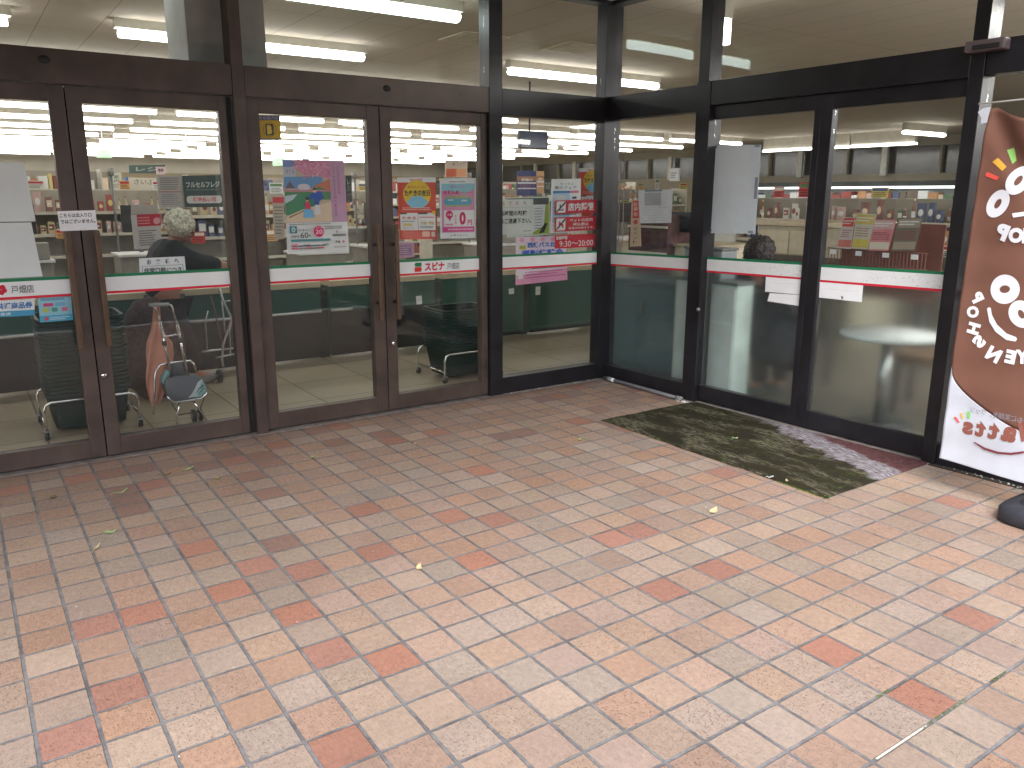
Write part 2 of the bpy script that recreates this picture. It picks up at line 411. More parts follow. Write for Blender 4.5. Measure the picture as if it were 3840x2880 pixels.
    gcr.color_ramp.elements[1].position = .62; gcr.color_ramp.elements[1].color = (*rgb(128, 127, 128), 1); n.links.new(ns(7, 6, None, .75), gcr.inputs[0])
    mx = N(n, 'ShaderNodeMix', data_type='RGBA'); n.links.new(gr.outputs[0], mx.inputs[0]); n.links.new(tcx.outputs[0], mx.inputs[6]); n.links.new(gcr.outputs[0], mx.inputs[7])
    # moss in one open joint
    n.links.new(mx.outputs[2], b.inputs['Base Color'])
    b.inputs['Roughness'].default_value = .72; b.inputs['Specular IOR Level'].default_value = .35
    hgt = math_('ADD', math_('MULTIPLY', gr.outputs[0], -1.0), math_('ADD', math_('MULTIPLY', grain, .12), math_('MULTIPLY', pit, -.45)))
    hgt = math_('ADD', hgt, math_('MULTIPLY', mid, .25))
    # each tile sits a touch differently
    hgt = math_('ADD', hgt, math_('MULTIPLY', at.outputs['Alpha'], .25))
    bp = N(n, 'ShaderNodeBump'); bp.inputs['Strength'].default_value = .8; bp.inputs['Distance'].default_value = .003
    n.links.new(hgt, bp.inputs['Height']); n.links.new(bp.outputs[0], b.inputs['Normal'])
    me.materials.append(m)
    o = bpy.data.objects.new('paving', me); col.objects.link(o); tag(o, kind='structure')
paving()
ASPH = pmat('asphalt', (.055, .062, .064), .85, var=.2, scale=3, bump=.6, bscale=150)
mb = MB(); mb.box((-60, -70, -.10), (60, -5.15, -.02), ASPH); tag(mb.build('asphalt_lot'), kind='structure')
mb = MB(); mb.box((-60, -5.15, -.10), (60, -5.005, .004), pmat('white_kerb_paint', rgb(226, 228, 224), .7, var=.08)); tag(mb.build('kerb'), kind='structure')
mb = MB(); mb.box((-60, -9.3, -.016), (60, -9.18, -.012), pmat('road_paint', rgb(205, 208, 205), .7, var=.1)); tag(mb.build('road_marking'), kind='structure')

# ---- store interior shell
def floor_mat():
    m, n, b = nt('store_floor_tiles'); tc = N(n, 'ShaderNodeTexCoord')
    br = N(n, 'ShaderNodeTexBrick', offset=0., squash=1.); n.links.new(tc.outputs['Object'], br.inputs['Vector'])
    br.inputs['Scale'].default_value = 1; br.inputs['Brick Width'].default_value = .6; br.inputs['Row Height'].default_value = .6
    br.inputs['Mortar Size'].default_value = .006; br.inputs['Color1'].default_value = (*rgb(172, 160, 138), 1); br.inputs['Color2'].default_value = (*rgb(160, 148, 126), 1)
    br.inputs['Mortar'].default_value = (*rgb(104, 94, 80), 1)
    nz = N(n, 'ShaderNodeTexNoise'); nz.inputs['Scale'].default_value = 60; nz.inputs['Detail'].default_value = 5; n.links.new(tc.outputs['Object'], nz.inputs['Vector'])
    mr = N(n, 'ShaderNodeMapRange'); mr.inputs['To Min'].default_value = .8; mr.inputs['To Max'].default_value = 1.2; n.links.new(nz.outputs['Fac'], mr.inputs['Value'])
    v = N(n, 'ShaderNodeVectorMath', operation='SCALE'); n.links.new(br.outputs['Color'], v.inputs[0]); n.links.new(mr.outputs[0], v.inputs['Scale'])
    n.links.new(v.outputs[0], b.inputs['Base Color']); b.inputs['Roughness'].default_value = .35
    return m
mb = MB(); mb.box((-9, .045, -.12), (20, 36, -.002), floor_mat())
mb.box((-.105, -12, -.12), (20, .045, -.002), pmat('side_floor_dark', rgb(112, 104, 96), .4, var=.08, scale=3)); tag(mb.build('store_floor', loc=(0, 0, 0)), kind='structure')
def ceil_mat():
    m, n, b = nt('store_ceiling_boards'); tc = N(n, 'ShaderNodeTexCoord')
    br = N(n, 'ShaderNodeTexBrick', offset=0.); n.links.new(tc.outputs['Object'], br.inputs['Vector'])
    br.inputs['Scale'].default_value = 1; br.inputs['Brick Width'].default_value = .46; br.inputs['Row Height'].default_value = 1.82
    br.inputs['Mortar Size'].default_value = .004; br.inputs['Color1'].default_value = (*rgb(206, 196, 180), 1); br.inputs['Color2'].default_value = (*rgb(202, 192, 176), 1)
    br.inputs['Mortar'].default_value = (*rgb(150, 138, 122), 1); n.links.new(br.outputs[0], b.inputs['Base Color']); b.inputs['Roughness'].default_value = .8
    return m
mb = MB(); mb.box((-9, .1, 2.95), (20, 36, 3.05), ceil_mat()); mb.box((-.02, -12, 2.95), (20, .1, 3.05), mb.mats[0]); tag(mb.build('store_ceiling', loc=(0, 0, 0)), kind='structure')
WALLP = pmat('interior_wall_paint', rgb(212, 206, 192), .7, var=.04, scale=2)
mb = MB(); mb.box((-9, 30, 0), (16, 30.2, 2.95), WALLP); mb.box((-9, 29.95, 2.02), (16, 29.99, 2.32), pmat('wall_band', rgb(176, 160, 132), .7))
tag(mb.build('back_wall'), 'cream rear wall of the shop beyond the rows of lights', 'wall')
mb = MB(); mb.box((-9, .2, 0), (-8.8, 30, 2.95), WALLP); tag(mb.build('side_wall'), 'cream side wall of the shop past the left edge of the doors', 'wall')
mb = MB(); mb.box((-.02, -12, 0), (20, -11.8, 2.95), WALLP); tag(mb.build('end_wall'), 'cream end wall of the shop to the right of the banner', 'wall')
# far side wall with clerestory windows between white posts
wr = thing('window_wall', (16, 9, 0), 'far side wall with a band of grey windows between white posts above the chilled cases', 'wall')
mb = MB(); WR = pmat('wall_beige', rgb(150, 142, 124), .7, var=.05)
mb.box((16, -12, 0), (16.2, 30, 2.05), WR); mb.box((16, -12, 2.72), (16.2, 30, 2.95), WR); mb.build('wall', wr)
mb = MB(); mb.box((16.12, -12, 2.05), (16.16, 30, 2.72), pmat('dim_window', rgb(74, 74, 70), .2)); mb.build('window_pane', wr)
y = -3.
PW = pmat('white_post', rgb(210, 208, 200), .5)
k = 0
while y < 26:
    mb = MB(); mb.box((15.9, y, 2.0), (15.99, y+.16, 2.76), PW); mb.build('post', wr)
    mb = MB(); mb.box((16.0, y+1.2, 2.052), (16.11, y+1.26, 2.718), WR); mb.build('window_frame', wr)
    y += 2.6
# ---- entrance canopy, outside building shell
SOFF = pmat('canopy_soffit', rgb(176, 170, 160), .8, var=.05, scale=3)
cn = thing('entrance_canopy', (-3, -1.5, 2.93), 'flat canopy slab over the entrance corner, just above the frame', 'canopy')
mb = MB(); mb.box((-12, -3.5, 2.93), (-.12, -.065, 3.0), SOFF); mb.build('soffit', cn)
mb = MB(); mb.box((-12, -3.65, 2.88), (-.12, -3.505, 3.5), BRONZE_SHADED); mb.build('fascia', cn)
mb = MB(); mb.box((-12, .06, 2.90), (-9.1, .3, 3.9), WALLP); mb.box((-12, -.06, 3.06), (20, 36, 3.5), pmat('roof_slab', rgb(120, 118, 114), .9))
mb.box((-.1, -12, 3.06), (20, -.065, 3.5), MATS['roof_slab']); tag(mb.build('shop_roof'), 'flat grey roof of the shop above the ceiling', 'roof')
mb = MB(); mb.box((-12, .0, 0), (-6.2, .2, 2.9), pmat('outer_wall', rgb(150, 140, 128), .8)); tag(mb.build('outer_wall'), 'plain outer wall left of the entrance doors', 'wall')

# ================================================================== GLAZED FRONTS
LEFT = thing('glazed_shopfront', (-3, 0, 0), 'brown framed glazed front with two pairs of doors and glass above, meeting the corner', 'shopfront')
def part(parent, name, boxes, m, bevel=.0025):
    mb = MB()
    for a, b in boxes: mb.box(a, b, m)
    return mb.build(name, parent, bevel=bevel)
part(LEFT, 'header', [((-6.2, -.062, 2.062), (-3.077, .06, 2.232))], BRONZE)
part(LEFT, 'header', [((-3.003, -.062, 2.062), (-1.302, .06, 2.232))], BRONZE)
part(LEFT, 'header', [((-1.188, -.062, 2.052), (-.229, .06, 2.232))], BRONZE_SHADED)
part(LEFT, 'mullion', [((-3.075, -.066, 0), (-3.005, .066, 2.90))], BRONZE)
part(LEFT, 'mullion', [((-1.3, -.066, 0), (-1.19, .066, 2.90))], BRONZE_SHADED)
part(LEFT, 'corner_post', [((-.227, -.055, 0), (-.062, .06, 2.90))], BRONZE_SHADED)
part(LEFT, 'jamb', [((-3.112, -.01, .0), (-3.078, .05, 2.058))], BLACK)
part(LEFT, 'jamb', [((-3.003, -.02, .0), (-2.999, .05, 2.058))], BLACK)
part(LEFT, 'door_gasket', [((-3.954, .031, .01), (-3.938, .04, 2.055))], BLACK, 0)
part(LEFT, 'door_gasket', [((-2.144, .031, .01), (-2.128, .04, 2.055))], BLACK, 0)
part(LEFT, 'top_rail', [((-6.2, -.06, 2.902), (-.062, .06, 2.928))], BRONZE_SHADED)
part(LEFT, 'sill', [((-1.188, -.05, 0), (-.229, .05, .129))], BRONZE_SHADED)
for x0, x1 in ((-6.2, -3.077), (-3.003, -1.302), (-1.188, -.229)):
    part(LEFT, 'transom_glass', [((x0+.002, -.004, 2.234), (x1-.002, .004, 2.90))], GLASS, 0)
part(LEFT, 'side_glass', [((-1.187, -.004, .131), (-.231, .004, 2.05))], GLASS, 0)
GRN, WHT, RED = C(16, 118, 78), pmat('stripe_white', rgb(228, 232, 234), .4, var=.02), C(208, 28, 58)
SPINA_R, SPINA_G = C(196, 22, 50), C(20, 120, 70)
def stripeL(parent, x0, x1, logo=None, dz=0):
    s = Sheet((x0, -.0068, 1.060+dz), (x1, -.0068, 1.060+dz), (x1, -.0068, .950+dz), (x0, -.0068, .950+dz), (0, -1, 0), .0008, WHT, .0004)
    s.r(0, -.001, 1, .15, GRN); s.r(0, .875, 1, 1.001, RED)
    return s
st = stripeL(LEFT, -1.187, -.231); st.mb.build('stripe', LEFT)
# header screw caps / sensors
for u, v in (c1((305, 410))[0], c3((1015, 610))[0]):
    p = PY(u, v, -.064); mb = MB(); mb.ell((p.x, -.063, p.z), .028, .008, .02, BLACK); mb.build('sensor_eye', LEFT)

LEAFSTRIPES = []
def doorL(x0, x1, g0, g1, label, handle_x, lock_x=None, logo=None):
    t = thing('glass_door', ((x0+x1)/2, 0, 0), label, 'door')
    part(t, 'frame', [((x0, -.035, .012), (g0, .03, 2.055)), ((g1, -.035, .012), (x1, .03, 2.055)),
                      ((g0, -.034, 1.976), (g1, .029, 2.054)), ((g0, -.034, .013), (g1, .029, .118))], BRONZE, .003)
    part(t, 'glass_pane', [((g0+.001, -.004, .119), (g1-.001, .004, 1.975))], GLASS, 0)
    s = stripeL(t, g0+.002, g1-.002)
    if logo: logo(s)
    s.mb.build('stripe', t)
    hm = HANDLE if handle_x else BRONZE
    mb = MB(); mb.box((handle_x-.014, -.105, .665), (handle_x+.014, -.085, 1.305), HANDLE)
    h = mb.build('pull_handle', t, bevel=.004)
    mb = MB()
    for z in (.78, 1.17): mb.cyl((handle_x, -.086, z), .011, .05, BRONZE_SHADED, 10, 'y')
    mb.build('handle_mount', h)
    if lock_x:
        mb = MB(); mb.cyl((lock_x, -.048, .491), .017, .012, CHROME, 20, 'y'); mb.box((lock_x-.002, -.0495, .484), (lock_x+.002, -.0482, .498), BLACK)
        mb.build('door_lock', t)
    return t
def logo_left(s):   # flower mark and branch name, cut by the frame edge
    x0 = -4.80; x1 = -4.028; W = x1-x0
    fx = lambda u: (PY(*c2((u, 480))[0]).x-x0)/W
    cx = fx(8)
    for k in range(5):
        a = R(90+72*k); s.e(cx+.018*math.cos(a), .5+.14*math.sin(a), .016, .12, SPINA_R, 14)
    s.t('スピナ', cx-.32, .28, cx-.05, .72, SPINA_R, .03)
    s.t('戸畑店', fx(70), .33, fx(212), .72, C(60, 60, 62), .0)
def logo_right(s):
    x0 = -2.053; x1 = -1.359; W = x1-x0
    fx = lambda u: (PY(*c4((u, 375))[0]).x-x0)/W
    a, b = fx(1203), fx(1252); h = (b-a)
    s.poly([(a+h*.15, .22), (b, .22), (b, .48), (a+h*.15, .48), (a-h*.02, .35)], SPINA_G)
    s.poly([(a, .50), (b-h*.1, .50), (b+h*.02, .66), (b-h*.1, .80), (a, .80)], C(214, 50, 40))
    s.t('スピナ', fx(1272), .24, fx(1410), .78, SPINA_R, .045)
    s.t('戸畑店', fx(1428), .34, fx(1512), .76, C(70, 72, 74), .0)
doorL(-4.88, -3.949, -4.802, -4.0265, 'brown framed glass door at the left edge with white paper sheets inside', -4.018, None, logo_left)
doorL(-3.943, -3.114, -3.8675, -3.159, 'brown framed glass door with round lock, the grey shopping trolley behind it', -3.876, -3.915)
doorL(-2.998, -2.139, -2.922, -2.2255, 'brown framed glass door with the pink blossom poster and the yellow sticker', -2.199)
doorL(-2.133, -1.303, -2.055, -1.357, 'brown framed glass door with round lock, orange and pink posters and red lettering on its stripe', -2.068, -2.087, logo_right)

RIGHT = thing('glazed_side_front', (-.12, -1.5, 0), 'dark framed glazed side front with frosted lower glass, right of the corner', 'shopfront')
XR = -.12
part(RIGHT, 'header', [((XR-.062, -.929, 2.068), (XR+.06, -.052, 2.240))], BRONZE_SHADED)
part(RIGHT, 'header', [((XR-.062, -2.743, 2.096), (XR+.06, -1.052, 2.254))], BRONZE_SHADED)
part(RIGHT, 'header', [((XR-.062, -6.5, 2.10), (XR+.06, -2.822, 2.268))], BRONZE_SHADED)
part(RIGHT, 'mullion', [((XR-.066, -1.05, 0), (XR+.066, -.930, 2.256)), ((XR-.064, -1.028, 2.256), (XR+.064, -.936, 2.90))], BRONZE_SHADED)
part(RIGHT, 'mullion', [((XR-.068, -2.82, 0), (XR+.068, -2.745, 2.90))], BRONZE_SHADED)
part(RIGHT, 'top_rail', [((XR-.06, -6.5, 2.902), (XR+.06, -.058, 2.928))], BRONZE_SHADED)
part(RIGHT, 'sill', [((XR-.05, -.928, .0), (XR+.05, -.058, .118))], BRONZE_SHADED)
part(RIGHT, 'sill', [((XR-.05, -6.5, .0), (XR+.05, -2.822, .122))], BRONZE_SHADED)
for y0, y1, zb_ in ((-.934, -.06, 2.242), (-2.743, -1.029, 2.256), (-6.5, -2.822, 2.27)):
    part(RIGHT, 'transom_glass', [((XR-.004, y0+.002, zb_), (XR+.004, y1-.002, 2.90))], GLASS, 0)
part(RIGHT, 'side_glass', [((XR-.004, -.928, .12), (XR+.004, -.060, 2.066))], GLASS, 0)
part(RIGHT, 'side_glass', [((XR-.004, -6.49, .124), (XR+.004, -2.824, 2.098))], GLASS, 0)
part(RIGHT, 'frosted_film', [((XR+.006, -.928, .12), (XR+.009, -.060, .970))], FROST, 0)
mb = MB(); p = PXR(*c6((1510, 848))[0], XR-.07); mb.cyl((XR-.078, p.y, p.z), .012, .012, CHROME_D, 14, 'x'); mb.build('lock', RIGHT)
def stripeX(parent, y0, y1, dz0, dz1):
    s = Sheet((XR-.0068, y1, 1.060+dz1), (XR-.0068, y0, 1.060+dz0), (XR-.0068, y0, .950+dz0), (XR-.0068, y1, .950+dz1), (-1, 0, 0), .0008, WHT, .0004)
    s.r(0, -.001, 1, .15, GRN); s.r(0, .875, 1, 1.001, RED); return s
stripeX(RIGHT, -.927, -.061, .004, -.012).mb.build('stripe', RIGHT)
stripeX(RIGHT, -6.48, -2.824, .03, .025).mb.build('stripe', RIGHT)
swing(RIGHT)
def doorR(y0, y1, g0, g1, dz0, dz1, label, off=0.):
    x = XR+off; t = swing(thing('sliding_glass_door', (x, (y0+y1)/2, 0), label, 'door'))
    fr = [((x-.029, g0, 2.006), (x+.029, g1, 2.093)), ((x-.029, g0, .015), (x+.029, g1, .128))]
    if y0 < g0-.003: fr.append(((x-.03, y0, .014), (x+.03, g0, 2.094)))
    if y1 > g1+.003: fr.append(((x-.03, g1, .014), (x+.03, y1, 2.094)))
    part(t, 'frame', fr, BRONZE_SHADED, .003)
    part(t, 'glass_pane', [((x-.004, g0+.001, .129), (x+.004, g1-.001, 2.005))], GLASS, 0)
    part(t, 'frosted_film', [((x+.006, g0+.001, .129), (x+.009, g1-.001, .985))], FROST, 0)
    s = Sheet((x-.0068, g1-.001, 1.060+dz1), (x-.0068, g0+.001, 1.060+dz0), (x-.0068, g0+.001, .950+dz0), (x-.0068, g1-.001, .950+dz1), (-1, 0, 0), .0008, WHT, .0004)
    s.r(0, -.001, 1, .15, GRN); s.r(0, .875, 1, 1.001, RED)
    if off == 0.:   # scuffed vinyl at the far end
        g = random.Random(3)
        for _ in range(60):
            cx = g.uniform(.35, .98); cy = g.uniform(.2, .82); a = g.uniform(.002, .012)
            s.poly([(cx, cy), (cx+a, cy+g.uniform(-.02, .02)), (cx+a*.6, cy+g.uniform(.02, .07))], C(168, 172, 174), 3)
    s.mb.build('stripe', t); return t
doorR(-1.882, -1.052, -1.838, -1.052, .020, .008, 'dark framed sliding glass door with the large blank white sheet at its top', .0)
doorR(-2.743, -1.884, -2.743, -1.961, .027, .016, 'dark framed sliding glass door beside the brown banner, flyer rack behind it', .0)

# ================================================================== SHEETS ON THE GLASS
K, DK, BLU, MAG, PNK, ORG, YEL = C(30, 32, 38), C(60, 62, 70), C(40, 90, 170), C(200, 30, 96), C(226, 160, 190), C(214, 80, 52), C(232, 196, 50)
q1 = crop(0, 560, .3013); q2 = crop(300, 580, .3013); q4 = crop(940, 560, .2713); q5 = crop(1420, 560, .2713); q6 = crop(1840, 560, .3134); q7 = crop(2280, 560, .3134)
for z0, z1, xr, lb in ((1.357, 1.66, -4.150, 'upper blank white paper sheet inside the left edge door'), (1.063, 1.352, -4.152, 'lower blank white paper sheet inside the left edge door')):
    s = Sheet((-4.62, .012, z1), (xr-.02, .012, z1), (xr, .012, z0), (-4.60, .012, z0), (0, -1, 0), base=PAPER)
    s.r(.3, 0, .304, 1, C(200, 205, 212)); s.build('paper_sheet', lb, 'paper')
s = sheetL(q1((715, 770), (1185, 757), (1218, 1000), (748, 1020)), -.037)
s.t('こちらは出入り口', .04, .12, .88, .33, K, .02).t('ではございません。', .04, .42, .97, .63, K, .02)
s.build('door_notice', 'white paper notice with two lines of writing stuck across the meeting door frames', 'notice')
s = sheetL(q2((735, 1290), (1300, 1265), (1322, 1490), (745, 1515)), .010)
s.r(.05, .44, .95, .46, C(90, 100, 120)); s.r(.05, .46, .06, 1, C(90, 100, 120)); s.r(.94, .46, .95, 1, C(90, 100, 120))
for i, ch in enumerate('お客様へ'): s.t(ch, .16+.2*i, .10, .26+.2*i, .36, C(50, 74, 130), .03)
s.t('非常口前につき', .09, .54, .91, .88, K, .015)
s.build('exit_notice', 'white notice behind the door glass just above the stripe, blue heading over black writing', 'notice')
s = sheetL(c2((-230, 552), (215, 530), (216, 634), (-230, 660)), .010)
s.r(0, .66, 1, 1, C(60, 160, 205)); s.t('グループ共通商品券', .05, .16, .97, .56, C(70, 120, 190), .04); s.t('取扱店', .44, .74, .66, .92, C(220, 235, 245), .02)
s.build('gift_card_sign', 'white and blue strip sign under the stripe at the left edge door', 'sign')
s = sheetL(c2((235, 525), (440, 513), (456, 663), (250, 680)), .010, base=C(150, 206, 228))
s.r(0, .74, 1, 1, C(70, 176, 216)); s.r(.08, .05, .8, .14, C(110, 160, 190)); s.rr(.14, .24, .44, .38, .04, .05, C(214, 60, 120)); s.rr(.5, .24, .8, .38, .04, .05, C(120, 180, 220))
s.rr(.12, .44, .3, .6, .04, .05, C(190, 200, 90)); s.rr(.38, .44, .56, .6, .04, .05, C(70, 150, 130)); s.rr(.68, .44, .86, .6, .04, .05, C(220, 110, 140)); s.e(.2, .87, .06, .08, C(220, 60, 90)); s.lines(.3, .8, .9, .94, 2, C(220, 240, 250))
s.build('payment_sign', 'light blue square sign with small coloured badges under the stripe, left edge door', 'sign')
s = sheetL(c3((118, 797), (275, 797), (285, 970), (130, 970)), .010, base=C(214, 178, 40))
s.r(0, 0, 1, .2, C(72, 64, 110)); s.r(0, .93, 1, 1, C(72, 64, 110)); s.t('防犯協力店', .08, .04, .92, .17, C(190, 190, 210), .01)
s.e(.5, .56, .30, .3, C(176, 140, 60)); s.e(.5, .56, .26, .26, C(214, 178, 40)); s.rr(.32, .34, .68, .80, .08, .08, C(70, 58, 80)); s.t('B', .39, .39, .61, .75, C(236, 206, 80), .08)
s.build('sticker', 'yellow square sticker with dark purple top band in the upper corner of the door glass', 'sticker')
# blossom poster
s = sheetL(q4((440, 140), (1285, 155), (1362, 1415), (510, 1450)), .011)
s.r(0, 0, 1, .665, C(206, 160, 196)); s.r(0, 0, .74, .66, C(200, 180, 160))
s.poly([(0, .0), (.30, .0), (.22, .06), (0, .10)], C(120, 140, 206)); s.r(0, .075, .2, .19, C(190, 196, 216)); s.t('さくら', .04, .1, .17, .145, K, 0)
s.poly([(.0, .18), (.62, .17), (.62, .27), (.4, .30), (0, .30)], C(96, 152, 208))
s.poly([(.2, 0), (.74, 0), (.74, .2), (.55, .17), (.35, .16), (.2, .10)], C(222, 140, 178))
g = random.Random(5)
for _ in range(130):
    x = g.uniform(.16, .76); y = g.uniform(.0, .19) if x > .3 else g.uniform(0, .1); s.e(x, y, g.uniform(.006, .02), g.uniform(.004, .012), g.choice([C(236, 176, 204), C(204, 116, 160), C(240, 196, 214)]), 7); s.k -= 1
s.k += 1
s.poly([(.46, .28), (.74, .20), (.74, .34), (.5, .36)], C(206, 120, 90))
s.e(.31, .285, .1, .035, C(212, 206, 220), 20); s.poly([(.02, .30), (.09, .22), (.17, .30)], C(96, 92, 116))
s.poly([(0, .31), (.35, .33), (.55, .28), (.74, .33), (.74, .42), (0, .42)], C(80, 140, 96)); s.r(0, .315, .74, .335, C(196, 130, 150))
s.poly([(0, .40), (.5, .34), (.46, .52), (.2, .60), (0, .58)], C(64, 140, 104)); s.poly([(0, .38), (.2, .36), (.12, .42), (0, .46)], C(190, 206, 220))
s.poly([(.0, .60), (.28, .52), (.74, .44), (.74, .66), (0, .66)], C(214, 196, 170)); s.poly([(.05, .60), (.28, .535), (.28, .545), (.05, .615)], C(120, 80, 70))
s.poly([(.36, .40), (.44, .34), (.58, .33), (.62, .40), (.54, .44), (.54, .475), (.46, .475), (.46, .40), (.38, .425)], C(40, 86, 176)); s.e(.475, .32, .035, .028, C(220, 176, 150), 14); s.poly([(.44, .305), (.47, .29), (.51, .30), (.51, .315), (.45, .318)], C(60, 46, 40))
s.poly([(.47, .475), (.545, .475), (.56, .58), (.46, .58)], C(214, 214, 220))
s.e(.345, .42, .026, .022, C(220, 176, 150), 14); s.e(.345, .408, .03, .018, C(70, 50, 46), 14); s.poly([(.31, .445), (.38, .445), (.40, .52), (.31, .52)], C(208, 40, 90)); s.poly([(.28, .52), (.42, .52), (.45, .61), (.27, .615)], C(110, 180, 222))
s.vt('さくら咲く北九州へ春の旅', .79, .06, .825, .60, C(100, 50, 104)); s.vt('いのちのたび歴史の道', .86, .06, .893, .36, C(100, 50, 104))
s.lines(.05, .672, .7, .688, 1, K, .25)
s.r(.04, .70, .155, .775, C(60, 120, 150)); s.e(.1, .738, .032, .028, C(200, 230, 220), 16); s.e(.1, .738, .014, .012, C(60, 150, 110), 12)
s.t('ひまわり', .18, .73, .38, .755, K); s.t('60', .205, .77, .33, .83, K, .0); s.t('第', .05, .80, .19, .822, DK); s.t('号', .335, .79, .37, .82, K)
s.e(.50, .762, .082, .060, MAG, 30); s.t('20', .445, .742, .56, .79, C(245, 220, 230), .01); s.lines(.46, .715, .56, .73, 1, C(245, 220, 230))
s.lines(.6, .70, .95, .74, 2, DK, .25, 2); s.lines(.72, .79, .95, .825, 1, K, .35, 3); s.t('春', .78, .755, .81, .785, K)
s.r(.05, .842, .68, .866, C(70, 140, 150)); s.lines(.05, .90, .64, .955, 2, DK, .3, 4); s.r(.055, .893, .15, .912, C(224, 130, 160)); s.r(.055, .93, .15, .945, C(224, 100, 140)); s.r(.29, .93, .36, .945, C(224, 100, 140)); s.r(.48, .93, .55, .945, C(224, 100, 140))
s.t('510', .24, .893, .34, .918, K); s.t('550', .54, .893, .64, .918, K); s.t('募集', .75, .868, .84, .895, K, .01); s.e(.89, .88, .02, .014, C(220, 110, 120), 12); s.lines(.73, .93, .93, .945, 1, DK)
s.build('blossom_poster', 'tall pink spring poster with blossoms and hills over a white panel reading 60', 'poster')
def orange_poster(s):
    s.r(0, 0, 1, 1, C(212, 74, 52)); s.r(0, 0, 1, .08, PAPER); s.t('WAON POINT', .32, .02, .66, .065, C(200, 50, 60), .02, .9)
    s.e(.5, .27, .36, .225, YEL, 40); s.poly([(.2, .40), (.38, .30), (.62, .30), (.8, .40), (.66, .48), (.5, .495), (.34, .48)], C(130, 200, 232))
    s.t('毎月5のつく日と', .26, .135, .74, .175, C(190, 80, 30), .01); s.t('たぬきの吉日', .17, .2, .83, .30, K, .035)
    s.lines(.1, .475, .88, .53, 2, C(244, 210, 200), .28, 7)
    s.r(.03, .57, .49, .85, PAPER); s.r(.50, .57, .96, .85, PAPER); s.r(.03, .57, .2, .59, DK); s.r(.5, .565, .75, .59, DK)
    s.t('ためる', .08, .625, .44, .675, C(208, 40, 60), .02); s.t('3000', .08, .735, .34, .785, C(214, 180, 30), .03); s.t('ポイント', .1, .80, .38, .83, K)
    s.lines(.06, .69, .44, .72, 1, DK, .3, 9); s.t('5倍 3倍', .56, .70, .92, .76, C(190, 160, 40), .02); s.lines(.53, .62, .92, .66, 1, C(214, 80, 110)); s.lines(.53, .78, .94, .82, 2, DK, .3, 10)
    s.e(.91, .565, .045, .03, YEL, 14); s.rr(.58, .87, .79, .96, .03, .02, C(240, 190, 170)); s.r(.83, .875, .93, .955, C(206, 190, 184))
s = sheetL(q5((252, 388), (785, 385), (806, 1243), (290, 1245)), .011, base=C(212, 74, 52)); orange_poster(s)
s.build('orange_poster', 'orange poster with yellow disc and two white boxes, left of the pink poster', 'poster')
s = sheetL(q6((1050, 225), (1400, 220), (1380, 800), (1090, 800)), .18, base=C(212, 74, 52)); orange_poster(s)
s.build('orange_poster', 'orange poster with yellow disc half hidden by the corner post, behind the red signs', 'poster')
s = sheetL(q5((845, 400), (1345, 395), (1340, 1225), (855, 1235)), .011)
s.r(.04, .09, .96, .90, C(222, 150, 190)); s.poly([(.04, .09), (.96, .09), (.96, .18), (.7, .26), (.04, .2)], C(150, 206, 226)); s.lines(.26, .045, .7, .075, 1, DK, .3)
s.t('ポイント', .28, .12, .66, .16, C(206, 70, 140), .02); s.t('新規入会', .1, .20, .52, .265, C(204, 36, 96), .04); s.t('キャンペーン', .53, .215, .9, .26, C(204, 36, 96), .02)
s.poly([(.12, .31), (.3, .28), (.45, .30), (.6, .28), (.86, .31), (.82, .47), (.15, .47)], C(176, 176, 140)); s.rr(.10, .335, .88, .44, .08, .04, C(92, 172, 200)); s.lines(.2, .34, .36, .38, 1, PAPER, .4); s.lines(.58, .35, .74, .39, 1, PAPER, .4)
s.r(.09, .53, .94, .80, PAPER); s.e(.24, .60, .10, .068, C(214, 40, 110), 24); s.t('0', .52, .555, .70, .775, C(208, 24, 100), .05); s.t('円', .75, .69, .88, .775, C(208, 24, 100), .03); s.vt('年会費', .385, .60, .44, .77, C(208, 60, 120))
s.t('入会', .17, .58, .31, .62, PAPER, .02); s.poly([(.2, .66), (.28, .66), (.25, .71)], C(214, 40, 110)); s.lines(.12, .74, .33, .79, 1, C(214, 60, 120)); s.r(.06, .81, .94, .885, C(214, 80, 150)); s.lines(.2, .825, .9, .87, 1, C(245, 215, 230)); s.t('お得なカード', .26, .93, .74, .965, K, .0, 1.3)
s.build('campaign_poster', 'pink and pale blue poster with a large pink 0 yen figure', 'poster')
s = sheetL(q5((250, 1275), (490, 1270), (490, 1490), (255, 1500)), .012, base=C(190, 150, 176)); s.r(.1, .25, .85, .85, C(150, 112, 150)); s.lines(.16, .3, .8, .8, 4, C(214, 190, 210), .25)
s.r(0, 0, 1, .08, C(214, 200, 206)); s.build('pink_notice', 'small mauve notice low on the door glass under the orange poster', 'notice')
